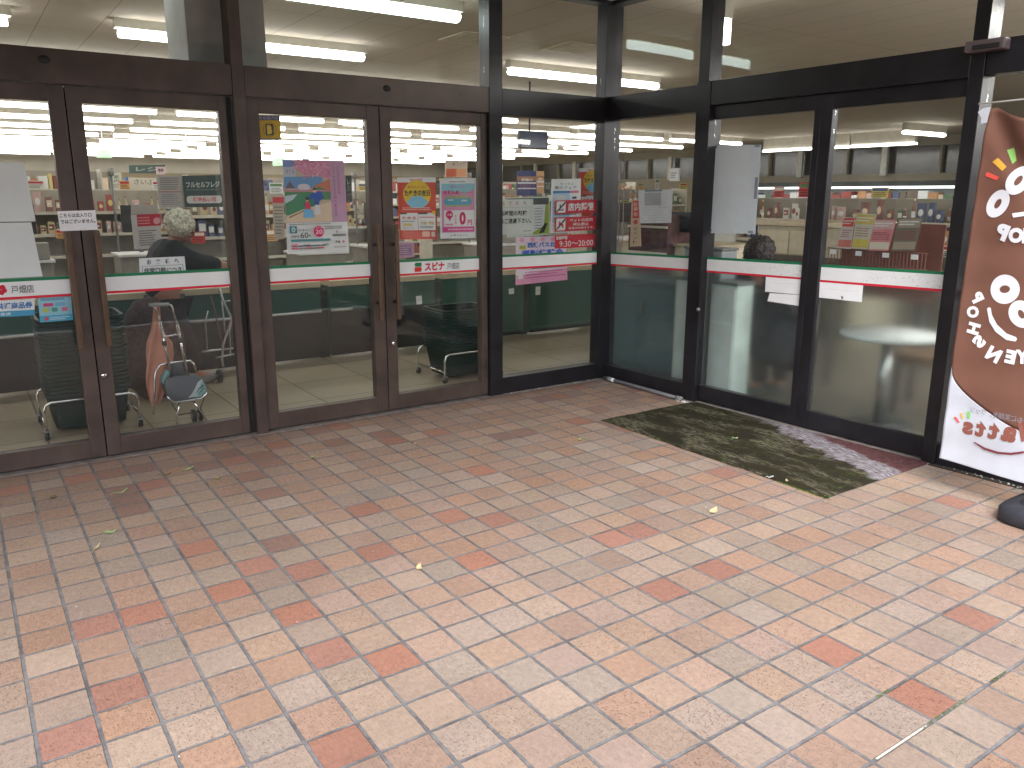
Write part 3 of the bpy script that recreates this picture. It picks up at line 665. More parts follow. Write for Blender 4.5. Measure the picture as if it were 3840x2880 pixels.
# sheets of the fixed pane beside the corner
s = sheetL(q6((730, 355), (1080, 350), (1072, 990), (712, 1003)), .030)
s.t('キッチン', .3, .07, .75, .12, DK, 0); s.t('春のフェア', .1, .13, .85, .19, C(70, 76, 90), .01); s.r(.05, .22, .62, .265, C(60, 130, 190)); s.r(.62, .22, .92, .265, C(220, 120, 150)); s.poly([(.05, .265), (.62, .265), (.62, .8), (.05, .8)], C(176, 206, 232)); s.e(.3, .35, .2, .05, C(210, 214, 220)); s.r(.7, .33, .85, .37, C(60, 80, 120)); s.lines(.1, .42, .9, .9, 7, C(110, 130, 160), .2)
s.build('kitchen_poster', 'white and light blue poster partly covered by the two upper red signs', 'poster')
s = sheetL(q6((185, 575), (705, 565), (705, 1020), (195, 1055)), .026, base=C(206, 216, 206))
s.r(.02, .03, .98, .2, C(76, 84, 84)); s.r(.05, .2, .9, .9, C(214, 220, 224)); s.poly([(.98, .2), (.9, .2), (.86, .75), (.60, .92), (.6, .97), (.98, .97)], C(150, 170, 70)); s.poly([(.88, .68), (.95, .7), (.86, .93), (.74, .95)], C(40, 52, 56)); s.lines(.64, .26, .84, .85, 8, DK, .15, 12)
s.build('green_notice', 'white notice with dark top band and green edge, partly behind the bicycle parking notice', 'notice')
s = sheetL(q6((30, 602), (510, 595), (500, 1005), (40, 1028)), .018, base=C(216, 222, 218))
for i, ch in enumerate('お客様へ'): s.t(ch, .20+.18*i, .06, .28+.18*i, .17, C(214, 110, 70) if i < 3 else K, .02)
s.r(.02, .225, .98, .232, C(150, 156, 150)); s.t('長時間の駐輪', .15, .32, .84, .47, K, .02); s.t('はご遠慮下さい。', .15, .54, .95, .69, K, .02); s.lines(.75, .9, .95, .94, 1, K)
s.build('parking_notice', 'white notice about bicycle parking with large black writing at the left of the fixed pane', 'notice')
s = sheetL(q6((300, 1050), (905, 1038), (916, 1560), (300, 1625)), .014, base=C(224, 206, 226))
for i in range(5): s.e(.12+.2*i, .06, .045, .045, C(232, 150, 170), 12); s.k -= 1
s.k += 1
s.rr(.06, .17, .20, .27, .03, .03, C(210, 200, 70)); s.t('参加', .08, .185, .18, .255, C(40, 120, 90), .02); s.t('西鉄バス北九州', .22, .115, .98, .235, C(30, 104, 190), .045); s.t('運転体験会', .10, .275, .94, .395, C(30, 90, 200), .045)
s.r(.05, .74, .15, .88, C(220, 224, 220)); s.r(0, .70, 1, 1, C(222, 150, 186)); s.poly([(0, .66), (1, .66), (1, .72), (0, .80)], C(236, 214, 228)); s.r(.04, .72, .13, .88, C(216, 216, 214)); s.lines(.17, .72, .95, .90, 3, C(176, 60, 120), .22, 8); s.lines(.3, .66, .95, .7, 1, C(90, 110, 160))
s.build('bus_event_poster', 'pink and white event poster with blue writing running down behind the stripe', 'poster')
REDS = C(204, 26, 52)
def no_sign(s, kind):
    s.rr(.03, .08, .25, .92, .03, .1, PAPER)
    if kind: s.poly([(.07, .62), (.2, .62), (.2, .78), (.07, .78)], C(150, 150, 150)); s.poly([(.10, .3), (.13, .3), (.13, .6), (.10, .6)], DK)
    else: s.poly([(.09, .35), (.12, .25), (.14, .42), (.2, .5), (.2, .75), (.17, .75), (.16, .6), (.12, .6), (.11, .75), (.09, .75)], REDS)
    s.poly([(.045, .88), (.03, .8), (.225, .1), (.25, .2)], C(60, 24, 30))
s = sheetL(q6((775, 612), (1265, 600), (1260, 755), (770, 775)), .010, base=REDS); no_sign(s, 1); s.t('店内禁煙', .30, .2, .93, .82, PAPER, .03)
s.build('red_sign', 'top red sign forbidding smoking, white writing beside a crossed pictogram', 'sign')
s = sheetL(q6((770, 815), (1260, 798), (1255, 962), (768, 987)), .010, base=REDS); no_sign(s, 0); s.t('ペットの店内', .34, .12, .91, .36, PAPER, .015); s.t('持込禁止', .43, .42, .82, .64, PAPER, .015); s.t('盲導犬は除きます。', .32, .71, .95, .88, PAPER, .01)
s.build('red_sign', 'middle red sign about pets with three lines of white writing', 'sign')
s = sheetL(q6((768, 1025), (1250, 1008), (1245, 1165), (768, 1190)), .009, base=REDS); s.t('営業時間', .03, .1, .3, .36, PAPER, .02); s.t('9:30〜20:00', .11, .46, .95, .88, PAPER, .0)
s.build('red_sign', 'lowest red sign giving the opening hours 9:30 to 20:00', 'sign')
swing_ = swing
# right front sheets
s = sheetXR(q7((360, 490), (775, 480), (755, 880), (385, 885)), XR+.02, base=pmat('thin_paper', rgb(220, 224, 232), .8)); s.r(.2, -.01, .7, .05, C(120, 140, 150)); s.r(.18, .08, .68, .47, C(176, 178, 190)); s.lines(.1, .5, .9, .95, 6, C(168, 172, 184), .1)
swing_(s.build('pinned_paper', 'thin white paper taped inside the pane right of the corner post', 'paper'))
s = sheetXR(c7((50, 905), (355, 900), (318, 1455), (22, 1450)), XR+.02, base=pmat('blank_board', rgb(226, 234, 246), .6, var=.015))
for a in ((.02, .0), (.88, .0), (.0, .955), (.86, .965)): s.r(a[0], a[1], a[0]+.1, a[1]+.028, C(150, 162, 176))
s.r(.93, .36, .99, .6, C(150, 160, 176)); swing_(s.build('blank_sheet', 'large blank bluish white sheet taped at the top left of the sliding door', 'sheet'))
for pts, lb in ((((350, 205), (560, 212), (552, 310), (345, 292)), 'upper white paper strip taped under the stripe of the sliding door nearer the corner'),
                (((372, 300), (548, 312), (545, 374), (358, 346)), 'torn lower white paper strip under the stripe of the sliding door nearer the corner'),
                (((655, 235), (900, 255), (892, 352), (650, 325)), 'white paper strip taped under the stripe of the sliding door by the banner')):
    s = sheetXR(c8(*pts), XR-.0075, base=PAPER); s.r(.1, .4, .9, .41, C(196, 200, 206))
    if 'by the banner' in lb: s.poly([(.52, .74), (.58, .80), (.57, .95), (.54, .95)], C(110, 112, 118))
    swing_(s.build('paper_strip', lb, 'paper'))

# ================================================================== OUTSIDE THINGS
# mossy mat
def mat_material():
    m, n, b = nt('mossy_mat'); tc = N(n, 'ShaderNodeTexCoord')
    def ns(scale, det, sc=None, ro=.6):
        q = N(n, 'ShaderNodeTexNoise'); q.inputs['Scale'].default_value = scale; q.inputs['Detail'].default_value = det; q.inputs['Roughness'].default_value = ro
        if sc:
            mp = N(n, 'ShaderNodeMapping'); mp.inputs['Scale'].default_value = sc; n.links.new(tc.outputs['Object'], mp.inputs[0]); n.links.new(mp.outputs[0], q.inputs['Vector'])
        else: n.links.new(tc.outputs['Object'], q.inputs['Vector'])
        return q.outputs['Fac']
    def mixc(f, a, b_):
        q = N(n, 'ShaderNodeMix', data_type='RGBA'); n.links.new(f, q.inputs[0])
        for k, v in ((6, a), (7, b_)):
            if isinstance(v, tuple): q.inputs[k].default_value = (*v, 1)
            else: n.links.new(v, q.inputs[k])
        return q.outputs[2]
    def mr(v, a, b_, c_=0, d_=1):
        q = N(n, 'ShaderNodeMapRange'); n.links.new(v, q.inputs['Value'])
        for k, x in zip(('From Min', 'From Max', 'To Min', 'To Max'), (a, b_, c_, d_)): q.inputs[k].default_value = x
        return q.outputs[0]
    def mth(op, a, b_):
        q = N(n, 'ShaderNodeMath', operation=op)
        for k, v in enumerate((a, b_)):
            if isinstance(v, (int, float)): q.inputs[k].default_value = v
            else: n.links.new(v, q.inputs[k])
        return q.outputs[0]
    sx = N(n, 'ShaderNodeSeparateXYZ'); n.links.new(tc.outputs['Object'], sx.inputs[0])  # object origin: mat centre (-.585,-1.915)
    base = mixc(mr(ns(300, 3), .35, .65), rgb(34, 32, 24), rgb(58, 53, 38))
    green = mixc(mr(ns(160, 4), .3, .7), rgb(42, 50, 20), rgb(74, 82, 34))
    c = mixc(mr(ns(4.5, 7, None, .7), .50, .72), base, green)
    c = mixc(mr(ns(11, 6, None, .7), .5, .7), c, rgb(40, 38, 28))
    # ribs of the worn carpet showing through in broken strips
    wv = N(n, 'ShaderNodeTexWave', bands_direction='X'); wv.inputs['Scale'].default_value = 26; wv.inputs['Distortion'].default_value = 1.2; wv.inputs['Detail'].default_value = 2
    n.links.new(tc.outputs['Object'], wv.inputs['Vector'])
    ribm = mth('MULTIPLY', mr(ns(3.2, 4, (2.2, .8, 1)), .46, .58), mr(wv.outputs['Fac'], .45, .75))
    ribm = mth('MULTIPLY', ribm, mr(ns(26, 4, (3.5, .8, 1)), .42, .55))
    c = mixc(ribm, c, rgb(138, 134, 114))
    c = mixc(mth('MULTIPLY', mr(wv.outputs['Fac'], .3, .0), .5), c, rgb(30, 28, 22))
    # pale scraped band along the door and a bare maroon end
    lx = sx.outputs[0]; ly = sx.outputs[1]
    lim = mth('ADD', mth('MULTIPLY', mr(ly, .15, -.85, 0, 1), -.40), .40)      # band inner edge runs away from the door
    wob = mth('MULTIPLY', mth('SUBTRACT', ns(5, 6, (1, 1.6, 1)), .5), .28)
    dist = mth('SUBTRACT', mth('ADD', lx, wob), lim)
    band = mth('MULTIPLY', mr(dist, -.01, .03), mr(ly, .28, .1))
    bandc = mixc(mr(ns(24, 5, (4, 1, 1)), .4, .62), rgb(96, 86, 88), rgb(160, 157, 164))
    c = mixc(band, c, bandc)
    mar = mth('MULTIPLY', mr(mth('SUBTRACT', mth('ADD', lx, mth('MULTIPLY', wob, .6)), mth('ADD', mth('MULTIPLY', mr(ly, -.2, -.85, 0, 1), -.22), .43)), 0, .03), mr(ly, -.12, -.22))
    c = mixc(mar, c, mixc(mr(ns(60, 4), .35, .65), rgb(78, 50, 52), rgb(108, 74, 74)))
    n.links.new(c, b.inputs['Base Color']); b.inputs['Roughness'].default_value = .95; b.inputs['Specular IOR Level'].default_value = .15
    bp = N(n, 'ShaderNodeBump'); bp.inputs['Strength'].default_value = 1; bp.inputs['Distance'].default_value = .006
    n.links.new(mth('ADD', ns(220, 4), mth('MULTIPLY', ns(30, 5), 1.2)), bp.inputs['Height']); n.links.new(bp.outputs[0], b.inputs['Normal'])
    return m
MM = mat_material()
x0, x1, y0, y1 = -1.045, -.13, -2.795, -1.04
xw = lambda yy: -.118+math.tan(DELTA)*(-yy)-.055
vs = []; fs = []; nx, ny = 40, 80
for j in range(ny+1):
    for i in range(nx+1):
        y = y0+(y1-y0)*j/ny; x = x0+(xw(y)-x0)*i/nx
        e = mnoise.noise(Vector((x*9, y*9, 3)))*.008
        if i in (0,): x += e
        if j in (0, ny): y += e
        z = .009 + mnoise.noise(Vector((x*4, y*4, 0)))*.002 + mnoise.noise(Vector((x*22, y*22, 5)))*.0016
        if i in (0, nx) or j in (0, ny): z = .002
        vs.append((x, y, z))
for j in range(ny):
    for i in range(nx): o = j*(nx+1)+i; fs.append((o, o+1, o+nx+2, o+nx+1))
mb = MB(); mb.add(vs, fs, MM, True); mat_o = mb.build('door_mat', loc=(-.585, -1.915, 0)); tag(mat_o, 'worn green mossy mat with pale scraped band in front of the sliding doors', 'mat')
g = random.Random(9)   # moss tufts on the mat and in the open joints
mb = MB(); MOSS = pmat('moss', rgb(86, 104, 38), .95, var=.25, scale=40)
def tuft(x, y, z, r_, nn):
    for _ in range(nn):
        a = g.uniform(0, 6.28); d = r_*math.sqrt(g.random()); h = g.uniform(.002, .007); w_ = g.uniform(.001, .0025)
        px, py = x+d*math.cos(a), y+d*math.sin(a); q = g.uniform(0, 3.14)
        mb.add([(px-w_*math.cos(q), py-w_*math.sin(q), z), (px+w_*math.cos(q), py+w_*math.sin(q), z), (px+g.uniform(-.003, .003), py+g.uniform(-.003, .003), z+h)], [(0, 1, 2)], MOSS)
for _ in range(420):
    x = g.uniform(x0+.01, x1-.02); y = g.uniform(y0+.02, y1-.02)
    if mnoise.noise(Vector((x*3.1, y*3.1, 8))) > -.05 and x < -.28 - .3*(y < -1.8): tuft(x, y, .008, .014, 7)
for x in [x0+.002*k for k in range(3)]:
    for k in range(60): tuft(x, g.uniform(y0, y0+.3), .001, .006, 4)
tag(mb.build('moss'), 'low moss growing in patches over the worn mat', 'moss', kind='stuff')
mb = MB()
for xa, xb, y in ((-2.40, -2.15, OY-12*TY), (-2.00, -1.90, OY-12*TY), (-2.37, -2.30, OY-11*TY)):
    k = 0
    while xa+k*.006 < xb: tuft(xa+k*.006, y, -.0005, .005, 6 if g.random() < .7 else 0); k += 1
mb.box((-2.63, OY-12*TY-.003, -.001), (-2.38, OY-12*TY+.003, .0012), pmat('pale_sand', rgb(190, 184, 172), .9, var=.2, scale=60))
tag(mb.build('joint_moss'), 'moss and pale sand in the open joint near the right foreground', 'moss', kind='stuff')
# crumbs of grit, mortar along the frame foot
mb = MB(); GR = pmat('grit', rgb(170, 166, 160), .9, var=.2, scale=30); GRD = pmat('dark_grit', rgb(60, 54, 48), .9, var=.2, scale=30)
def stone(x, y, r_, m):
    mb.ell((x, y, r_*.35), r_, r_*g.uniform(.6, 1), r_*.6, m, 5, 3)
for _ in range(260): stone(g.uniform(-1.2, -.2), -.052-abs(g.gauss(0, .012)), g.uniform(.002, .007), g.choice([GR, GR, GRD]))
for _ in range(160): stone(g.uniform(-3.35, -1.2), -.05-abs(g.gauss(0, .012)), g.uniform(.0015, .004), g.choice([GR, GRD]))
for _ in range(120): stone(-.19-abs(g.gauss(0, .014)), g.uniform(-1.10, -.94), g.uniform(.004, .012), g.choice([GR, GR, PAPER]))
for _ in range(500):
    y_ = g.uniform(-4.2, -2.86); stone(-.165+math.tan(DELTA)*(-y_)-abs(g.gauss(0, .022)), y_, g.uniform(.002, .008), g.choice([GRD, GRD, GR]))
for _ in range(200): stone(g.uniform(x0, x1), g.uniform(y0, y1), g.uniform(.001, .003), g.choice([GRD, GR, GR]))
for _ in range(90): stone(g.uniform(-4.6, 0), g.uniform(-4.5, -.1), g.uniform(.001, .0025), g.choice([GRD, GR, PAPER]))
tag(mb.build('grit'), 'scattered grit and mortar crumbs along the frame feet', 'grit', kind='stuff')
MORT = pmat('mortar_strip', rgb(120, 114, 110), .9, var=.2, scale=14, bump=.8, bscale=90)
mb = MB(); mb.box((-9, -.075, -.02), (-.10, .045, .003), MORT); tag(mb.build('door_threshold', loc=(0, 0, 0)), kind='structure')
SOIL = pmat('dark_soil', rgb(46, 44, 38), .95, var=.3, scale=30, bump=1, bscale=80)
mb = MB(); mb.box((-.205, -2.80, -.02), (-.04, -.06, .0036), MORT); mb.box((-.215, -12, -.02), (-.04, -2.802, .0030), SOIL); swing(tag(mb.build('side_threshold', loc=(0, 0, 0)), kind='structure'))
# pipe lying along the foot of the side front
pp = thing('drain_pipe', (-.21, -.5, .02), 'thin grey pipe lying along the foot of the side front by the corner', 'pipe')
mb = MB(); mb.tube([(-.215, -.12, .022), (-.212, -.5, .021), (-.205, -.98, .019)], .014, pmat('pipe_grey', rgb(104, 104, 108), .5, var=.15), 12); mb.build('pipe', pp)
mb = MB(); mb.cyl((-.217, -.17, .022), .019, -.045, GREYP, 14, 'y'); mb.build('pipe_joint', pp)
mb = MB(); mb.cyl((-.219, -.225, .022), .0175, -.02, PAPER, 12, 'y'); mb.build('pipe_clip', pp)
mb = MB(); mb.cyl((-.207, -.94, .019), .019, -.05, GREYP, 14, 'y'); mb.build('pipe_joint', pp)
# door sensor on the header
sb = swing(thing('door_sensor', (-.2, -2.83, 2.20), 'small grey motion sensor box on the dark header above the banner', 'sensor'))
mb = MB(); mb.box((-.255, -2.93, 2.207), (-.184, -2.74, 2.262), pmat('sensor_grey', rgb(98, 86, 88), .45)); mb.build('housing', sb, bevel=.006)
mb = MB(); mb.box((-.262, -2.91, 2.215), (-.2555, -2.78, 2.238), BLACK); mb.build('lens', sb, bevel=.002)

# fallen leaves
LEAFM = [pmat('leaf_yellow_green', rgb(150, 156, 96), .6, var=.15, scale=60), pmat('leaf_pale_green', rgb(150, 172, 120), .6, var=.15, scale=60), pmat('leaf_straw', rgb(186, 172, 132), .65, var=.15, scale=60), pmat('leaf_olive', rgb(110, 104, 66), .65, var=.15, scale=60)]
def leaf(x, y, L_, W_, rz, m, label, curl=.35, z=.002):
    g2 = random.Random(int(x*1000)); mb = MB(); n_ = 9; vs = []; fs = []
    for i in range(n_+1):
        t = i/n_; wd = W_*math.sin(math.pi*min(1, t*1.02))**.8*(1-.25*t)+.0004
        zc = L_*curl*(t-.5)**2*1.6 + mnoise.noise(Vector((x*20+t*2, y*20, 1)))*.004
        for s_ in (-1, -.5, 0, .5, 1):
            vs.append(((t-.5)*L_, s_*wd/2+mnoise.noise(Vector((t*3, x*9, 0)))*.006, zc+abs(s_)*W_*.35*(.6+.4*math.sin(t*5+x*9))))
    for i in range(n_):
        for k in range(4): o = i*5+k; fs.append((o, o+5, o+6, o+1))
    zm = min(v[2] for v in vs); c_, s2 = math.cos(rz), math.sin(rz)
    V = [(x+v[0]*c_-v[1]*s2, y+v[0]*s2+v[1]*c_, z+v[2]-zm) for v in vs]
    mb.add(V, fs, m, True)
    mb.tube([V[2], ((x-(L_*.75)*c_), (y-(L_*.75)*s2), z+.002)], [.0012, .0008], m, 5)
    o = mb.build('fallen_leaf'); mo = o.modifiers.new('s', 'SOLIDIFY'); mo.thickness = .0005
    tag(o, label, 'leaf'); return o
leaf(-3.608, -.521, .085, .022, .5, LEAFM[1], 'long pale green leaf on the tiles in front of the trolley door')
leaf(-3.739, -.542, .07, .014, -.2, LEAFM[3], 'narrow curled olive leaf on the dim tiles, touching the long pale one on its left')
leaf(-3.983, -.697, .075, .020, .3, LEAFM[1], 'long green leaf on the tiles below the round door lock')
leaf(-4.279, -.586, .05, .028, .9, LEAFM[3], 'small dull olive leaf on the dark tiles nearest the left edge')
leaf(-3.515, -.766, .042, .030, 1.3, LEAFM[0], 'short yellow green leaf right of the long pale green one')
leaf(-4.110, -1.229, .045, .036, .2, LEAFM[1], 'rounded pale green leaf above the straw coloured twiggy leaf')
leaf(-4.185, -1.369, .075, .014, 1.1, LEAFM[2], 'thin straw coloured curled leaf on the left foreground tiles')
leaf(-2.960, -.713, .04, .024, .7, LEAFM[0], 'small green leaf in front of the blossom poster door')
leaf(-3.142, -.426, .026, .012, .1, LEAFM[2], 'tiny pale leaf scrap near the foot of the brown mullion')
leaf(-1.448, -1.325, .06, .028, .6, LEAFM[0], 'small yellow leaf on the tiles left of the mat corner')
leaf(-3.123, -2.33, .05, .026, .9, LEAFM[2], 'small straw leaf on a joint in the middle foreground')
leaf(-1.657, -2.60, .065, .042, .2, LEAFM[2], 'pale dry leaf on the tiles between mat and foreground')
leaf(-.642, -1.867, .05, .030, -.1, LEAFM[1], 'pale green leaf lying on the middle of the mat', z=.010)
leaf(-1.041, -2.448, .035, .020, -.9, pmat('leaf_white', rgb(196, 202, 198), .6), 'white leaf scrap at the outer edge of the mat', z=.009)
leaf(-1.012, -2.532, .022, .014, .5, LEAFM[2], 'tiny brown scrap on the outer edge of the mat', z=.010)
leaf(-2.34, -.807, .03, .012, .4, LEAFM[2], 'tiny straw scrap in front of the double door meeting line')
# weeds
def weed(x, y, z, n_, h, label):
    mb = MB(); gg = random.Random(int(abs(x)*999)); m = pmat('weed_green', rgb(96, 136, 58), .5, var=.15, scale=40)
    for k in range(n_):
        a = gg.uniform(2.0, 4.3) if n_ < 9 else gg.uniform(0, 6.28); L_ = h*gg.uniform(.6, 1.1); tilt = gg.uniform(.4, 1.2); pts = []
        for t in (0, .35, .7, 1): pts.append(Vector((x+math.cos(a)*L_*t*math.sin(tilt), y+math.sin(a)*L_*t*math.sin(tilt), z+L_*t*math.cos(tilt)*(1.2-.4*t))))
        sd_ = Vector((-math.sin(a), math.cos(a), 0)); V = []
        for t, p in zip((.15, 1, .9, .05), pts): V += [p-sd_*h*.14*t, p+sd_*h*.14*t]
        mb.add(V, [(0, 2, 3, 1), (2, 4, 5, 3), (4, 6, 7, 5)], m, True)
    tag(mb.build('weed'), label, 'weed')
weed(-.195, -1.42, .008, 8, .045, 'small green weed sprouting at the door edge of the mat')
weed(-1.03, -2.80, .0, 7, .03, 'tiny green weed at the near corner of the mat')

# promotional banner on its pole, seen from behind
BX = -.45
bn = thing('banner_flag', (BX, -3.6, 0), 'brown and white shop banner seen from behind on a black base, right edge', 'banner')
CLO = pmat('banner_brown', rgb(136, 95, 80), .8, var=.03, bump=.2, bscale=400); CLW = pmat('banner_white', rgb(216, 220, 230), .8, var=.02, bump=.2, bscale=400)
for m_ in (CLO, CLW):
    n = m_.node_tree; b = n.nodes['Principled BSDF']; tr = N(n, 'ShaderNodeBsdfTranslucent'); n.links.new(b.inputs['Base Color'].links[0].from_socket, tr.inputs['Color'])
    mxs = N(n, 'ShaderNodeMixShader'); mxs.inputs[0].default_value = .3; n.links.new(b.outputs[0], mxs.inputs[1]); n.links.new(tr.outputs[0], mxs.inputs[2]); n.links.new(mxs.outputs[0], n.nodes['Material Output'].inputs['Surface'])
YR, YL = -3.64, -3.035      # pole side, free side
def cloth_x(y, z):
    t = (y-YL)/(YR-YL); f = max(0, z-.9)
    return BX + .016*math.sin(t*9+z*.8)*(.25+.5*f) + .02*math.sin(t*5+2.2)*min(1, f) + .03*math.exp(-((t-(1.94-z)*1.0)/.10)**2)*max(0, min(1, (z-1.45)*4)) + .002*math.sin(z*31)
def bound(t):                   # z of the brown/white boundary
    return .655 - .26*math.sqrt(min(1, t*1.6))*1.0 + .05*max(0, t-.5)
def top(t): return 1.905 - .075*math.sin(math.pi*min(1, max(0, t-.04)*1.25)) if .04 < t < .84 else 1.9
def cloth(name, zf0, zf1, m):
    vs = []; fs = []; nx, nz = 60, 70
    for j in range(nz+1):
        for i in range(nx+1):
            t = i/nx; y = YL+(YR-YL)*t; z = zf0(t)+(zf1(t)-zf0(t))*j/nz; vs.append((cloth_x(y, z), y, z))
    for j in range(nz):
        for i in range(nx): o = j*(nx+1)+i; fs.append((o, o+1, o+nx+2, o+nx+1))
    mb = MB(); mb.add(vs, fs, m, True); o = mb.build(name, bn); q = o.modifiers.new('s', 'SOLIDIFY'); q.thickness = .0008; q.offset = 0; return o
cloth('cloth', bound, top, CLO); cloth('cloth', lambda t: .172-.02*t, bound, CLW)
class BP:                       # print on the cloth, following its folds; px -> plane
    def __init__(s): s.mb = MB(); s.k = 0
    def pt(s, y, z): return (cloth_x(y, z)-.0016-.0004*s.k, y, z)
    def poly(s, pts, m):
        s.k += 1; b = bmesh.new(); vv = [b.verts.new((0, y, z)) for y, z in pts]; f = b.faces.new(vv)
        bmesh.ops.triangulate(b, faces=[f]); bmesh.ops.subdivide_edges(b, edges=b.edges, cuts=3, use_grid_fill=True)
        b.verts.ensure_lookup_table(); b.faces.ensure_lookup_table()
        s.mb.add([s.pt(v.co.y, v.co.z) for v in b.verts], [[v.index for v in f.verts] for f in b.faces], m, True); b.free()
    def px(s, pts, m): s.poly([(lambda p: (p.y, p.z))(PX(u, v, BX)) for u, v in pts], m)
    def ring(s, cy, cz, a, b_, ia, ib, m, rot=0, n_=40, hx=0, hz=0):
        s.k += 1; V = []; F_ = []; c_, s_ = math.cos(rot), math.sin(rot)
        for i in range(n_):
            th = 2*math.pi*i/n_
            for (ra, rb, ox, oz) in ((a, b_, 0, 0), ((a+ia)/2, (b_+ib)/2, hx/2, hz/2), (ia, ib, hx, hz)):
                dy, dz = ra*math.cos(th)+ox, rb*math.sin(th)+oz; V.append(s.pt(cy+dy*c_-dz*s_, cz+dy*s_+dz*c_))
        for i in range(n_):
            j = (i+1) % n_
            for k in (0, 1): F_.append((i*3+k, j*3+k, j*3+k+1, i*3+k+1))
        s.mb.add(V, F_, m, True)
    def arc(s, cy, cz, r_, w_, a0, a1, m, ry=1.):
        s.k += 1; V = []; F_ = []; n_ = 30
        for i in range(n_+1):
            a = R(a0+(a1-a0)*i/n_); ww = w_*min(1, 3*min(i, n_-i)/n_+.3)
            for d in (-ww/2, ww/2): V.append(s.pt(cy+(r_+d)*math.cos(a)*ry, cz+(r_+d)*math.sin(a)))
        for i in range(n_): F_.append((2*i, 2*i+1, 2*i+3, 2*i+2))
        s.mb.add(V, F_, m, True)
    def text(s, body, cy, cz, w_, h, m, rot=0., bold=.03):
        """mirrored: reads from the far side; rot in radians as seen from the camera side"""
        s.k += 1; vs, fs = glyphs(body, bold); V = []
        for u, v in vs:
            dx, dz = -(u-.5)*w_, (v-.5)*h       # camera-right is -y ; mirrored so first letter is at camera right
            a = dx*math.cos(rot)-dz*math.sin(rot); b_ = dx*math.sin(rot)+dz*math.cos(rot)
            V.append(s.pt(cy-a, cz+b_))
        s.mb.add(V, fs, m)
b1 = crop(3300, 200, .482); b2 = crop(3300, 1000, .6027)
def yz(q): p = PX(q[0], q[1], BX); return p.y, p.z
PW_ = C(232, 234, 242)
P_ = BP()
P_.px(b1((968, 752), (1028, 732), (1052, 835), (1022, 860)), C(150, 206, 110)); P_.px(b1((862, 845), (908, 812), (982, 882), (950, 915)), C(226, 170, 66)); P_.px(b1((820, 922), (928, 962), (905, 988), (808, 955)), C(232, 88, 76))
# upper emblem: two tilted zeros, a dash, letters
y_, z_ = yz(b1((917, 1170))[0]); P_.ring(y_, z_, .051, .067, .014, .024, PW_, R(-28)*-1)
y_, z_ = yz(b1((1085, 990))[0]); P_.ring(y_, z_, .051, .067, .014, .024, PW_, R(28))
P_.px(b1((1040, 1245), (1150, 1230), (1160, 1262), (1050, 1278)), PW_)
y_, z_ = yz(b1((958, 1390))[0]); P_.text('P', y_, z_, .060, .076, PW_, R(-18), .07)
y_, z_ = yz(b1((1072, 1415))[0]); P_.text('O', y_, z_, .068, .070, PW_, R(-8), .07)
y_, z_ = yz(b1((1180, 1420))[0]); P_.text('H', y_, z_, .060, .070, PW_, R(0), .07)
P_.mb.build('emblem', bn); P_ = BP()
# lower emblem
y_, z_ = yz(b2((780, 140))[0]); P_.ring(y_, z_, .067, .069, .024, .018, PW_, R(10)*-1)
y_, z_ = yz(b2((885, 295))[0]); P_.ring(y_, z_, .054, .066, .013, .022, PW_, R(30)*-1)
y_, z_ = yz(b2((860, 250))[0])
P_.arc(y_, z_, .118, .019, 0, 0, PW_) if False else None
cy_, cz_ = yz(b2((900, 250))[0])
P_.px(b2((668, 262), (678, 252), (692, 256), (700, 300), (730, 360), (790, 415), (850, 438), (856, 452), (846, 465), (790, 455), (720, 405), (682, 345)), PW_)
for ch, q, rt_, w_, h in (('P', (603, 190), -58, .046, .058), ('O', (578, 282), -78, .058, .058), ('H', (582, 385), -99, .056, .058), ('S', (618, 465), -128, .050, .062)):
    y_, z_ = yz(b2(q)[0]); P_.text(ch, y_, z_, w_, h, PW_, R(rt_)+R(90)*0 - R(0), .06)
for ch, q, rt_, w_, h in (('N', (712, 545), -20, .064, .070), ('E', (818, 560), -4, .046, .066), ('Y', (890, 560), 6, .056, .066)):
    y_, z_ = yz(b2(q)[0]); P_.text(ch, y_, z_, w_, h, PW_, R(rt_), .06)
P_.mb.build('emblem', bn); P_ = BP()
BRN = C(138, 82, 70)
a = yz(b2((515, 1010))[0]); b_ = yz(b2((868, 1040))[0])
for ch, q, w_, h in (('s', (546, 1005), .052, .066), ('t', (628, 1010), .050, .082), ('t', (712, 1022), .052, .084), ('a', (806, 1042), .066, .076), ('W', (935, 1034), .125, .096)):
    y_, z_ = yz(b2(q)[0]); P_.text(ch, y_, z_, w_, h, BRN, 0, .05)
P_.px(b2((458, 938), (472, 932), (498, 968), (488, 974)), C(222, 90, 90)); P_.px(b2((498, 912), (512, 906), (524, 945), (510, 948)), C(226, 180, 110)); P_.px(b2((540, 902), (562, 898), (560, 946), (546, 946)), C(130, 196, 110))
y_, z_ = yz(b2((745, 925))[0]); P_.text('いつもに笑顔を。ワッツ', y_-.01, z_, .30, .032, C(150, 150, 160), 0, .0)
cy_, cz_ = yz(b2((850, 830))[0]); P_.px(b2((582, 1092), (592, 1090), (655, 1124), (740, 1150), (820, 1156), (900, 1146), (900, 1160), (820, 1170), (735, 1163), (650, 1138)), C(120, 50, 60))
P_.mb.build('lettering', bn)
mb = MB(); mb.tube([(BX, YR-.012, .08), (BX, YR-.012, 2.02)], .011, WHITE, 12); mb.build('pole', bn)
mb = MB(); mb.tube([(BX, YR-.02, 1.93), (BX, YL+.03, 1.92)], .004, WHITE, 8); mb.build('crossbar', bn)
mb = MB()
p = [PX(u, v, BX-.006) for u, v in b1((762, 458), (800, 428), (862, 416), (832, 540), (785, 548), (790, 500))]; mb.add(p, [(0, 1, 2, 3, 4, 5)], CLW)
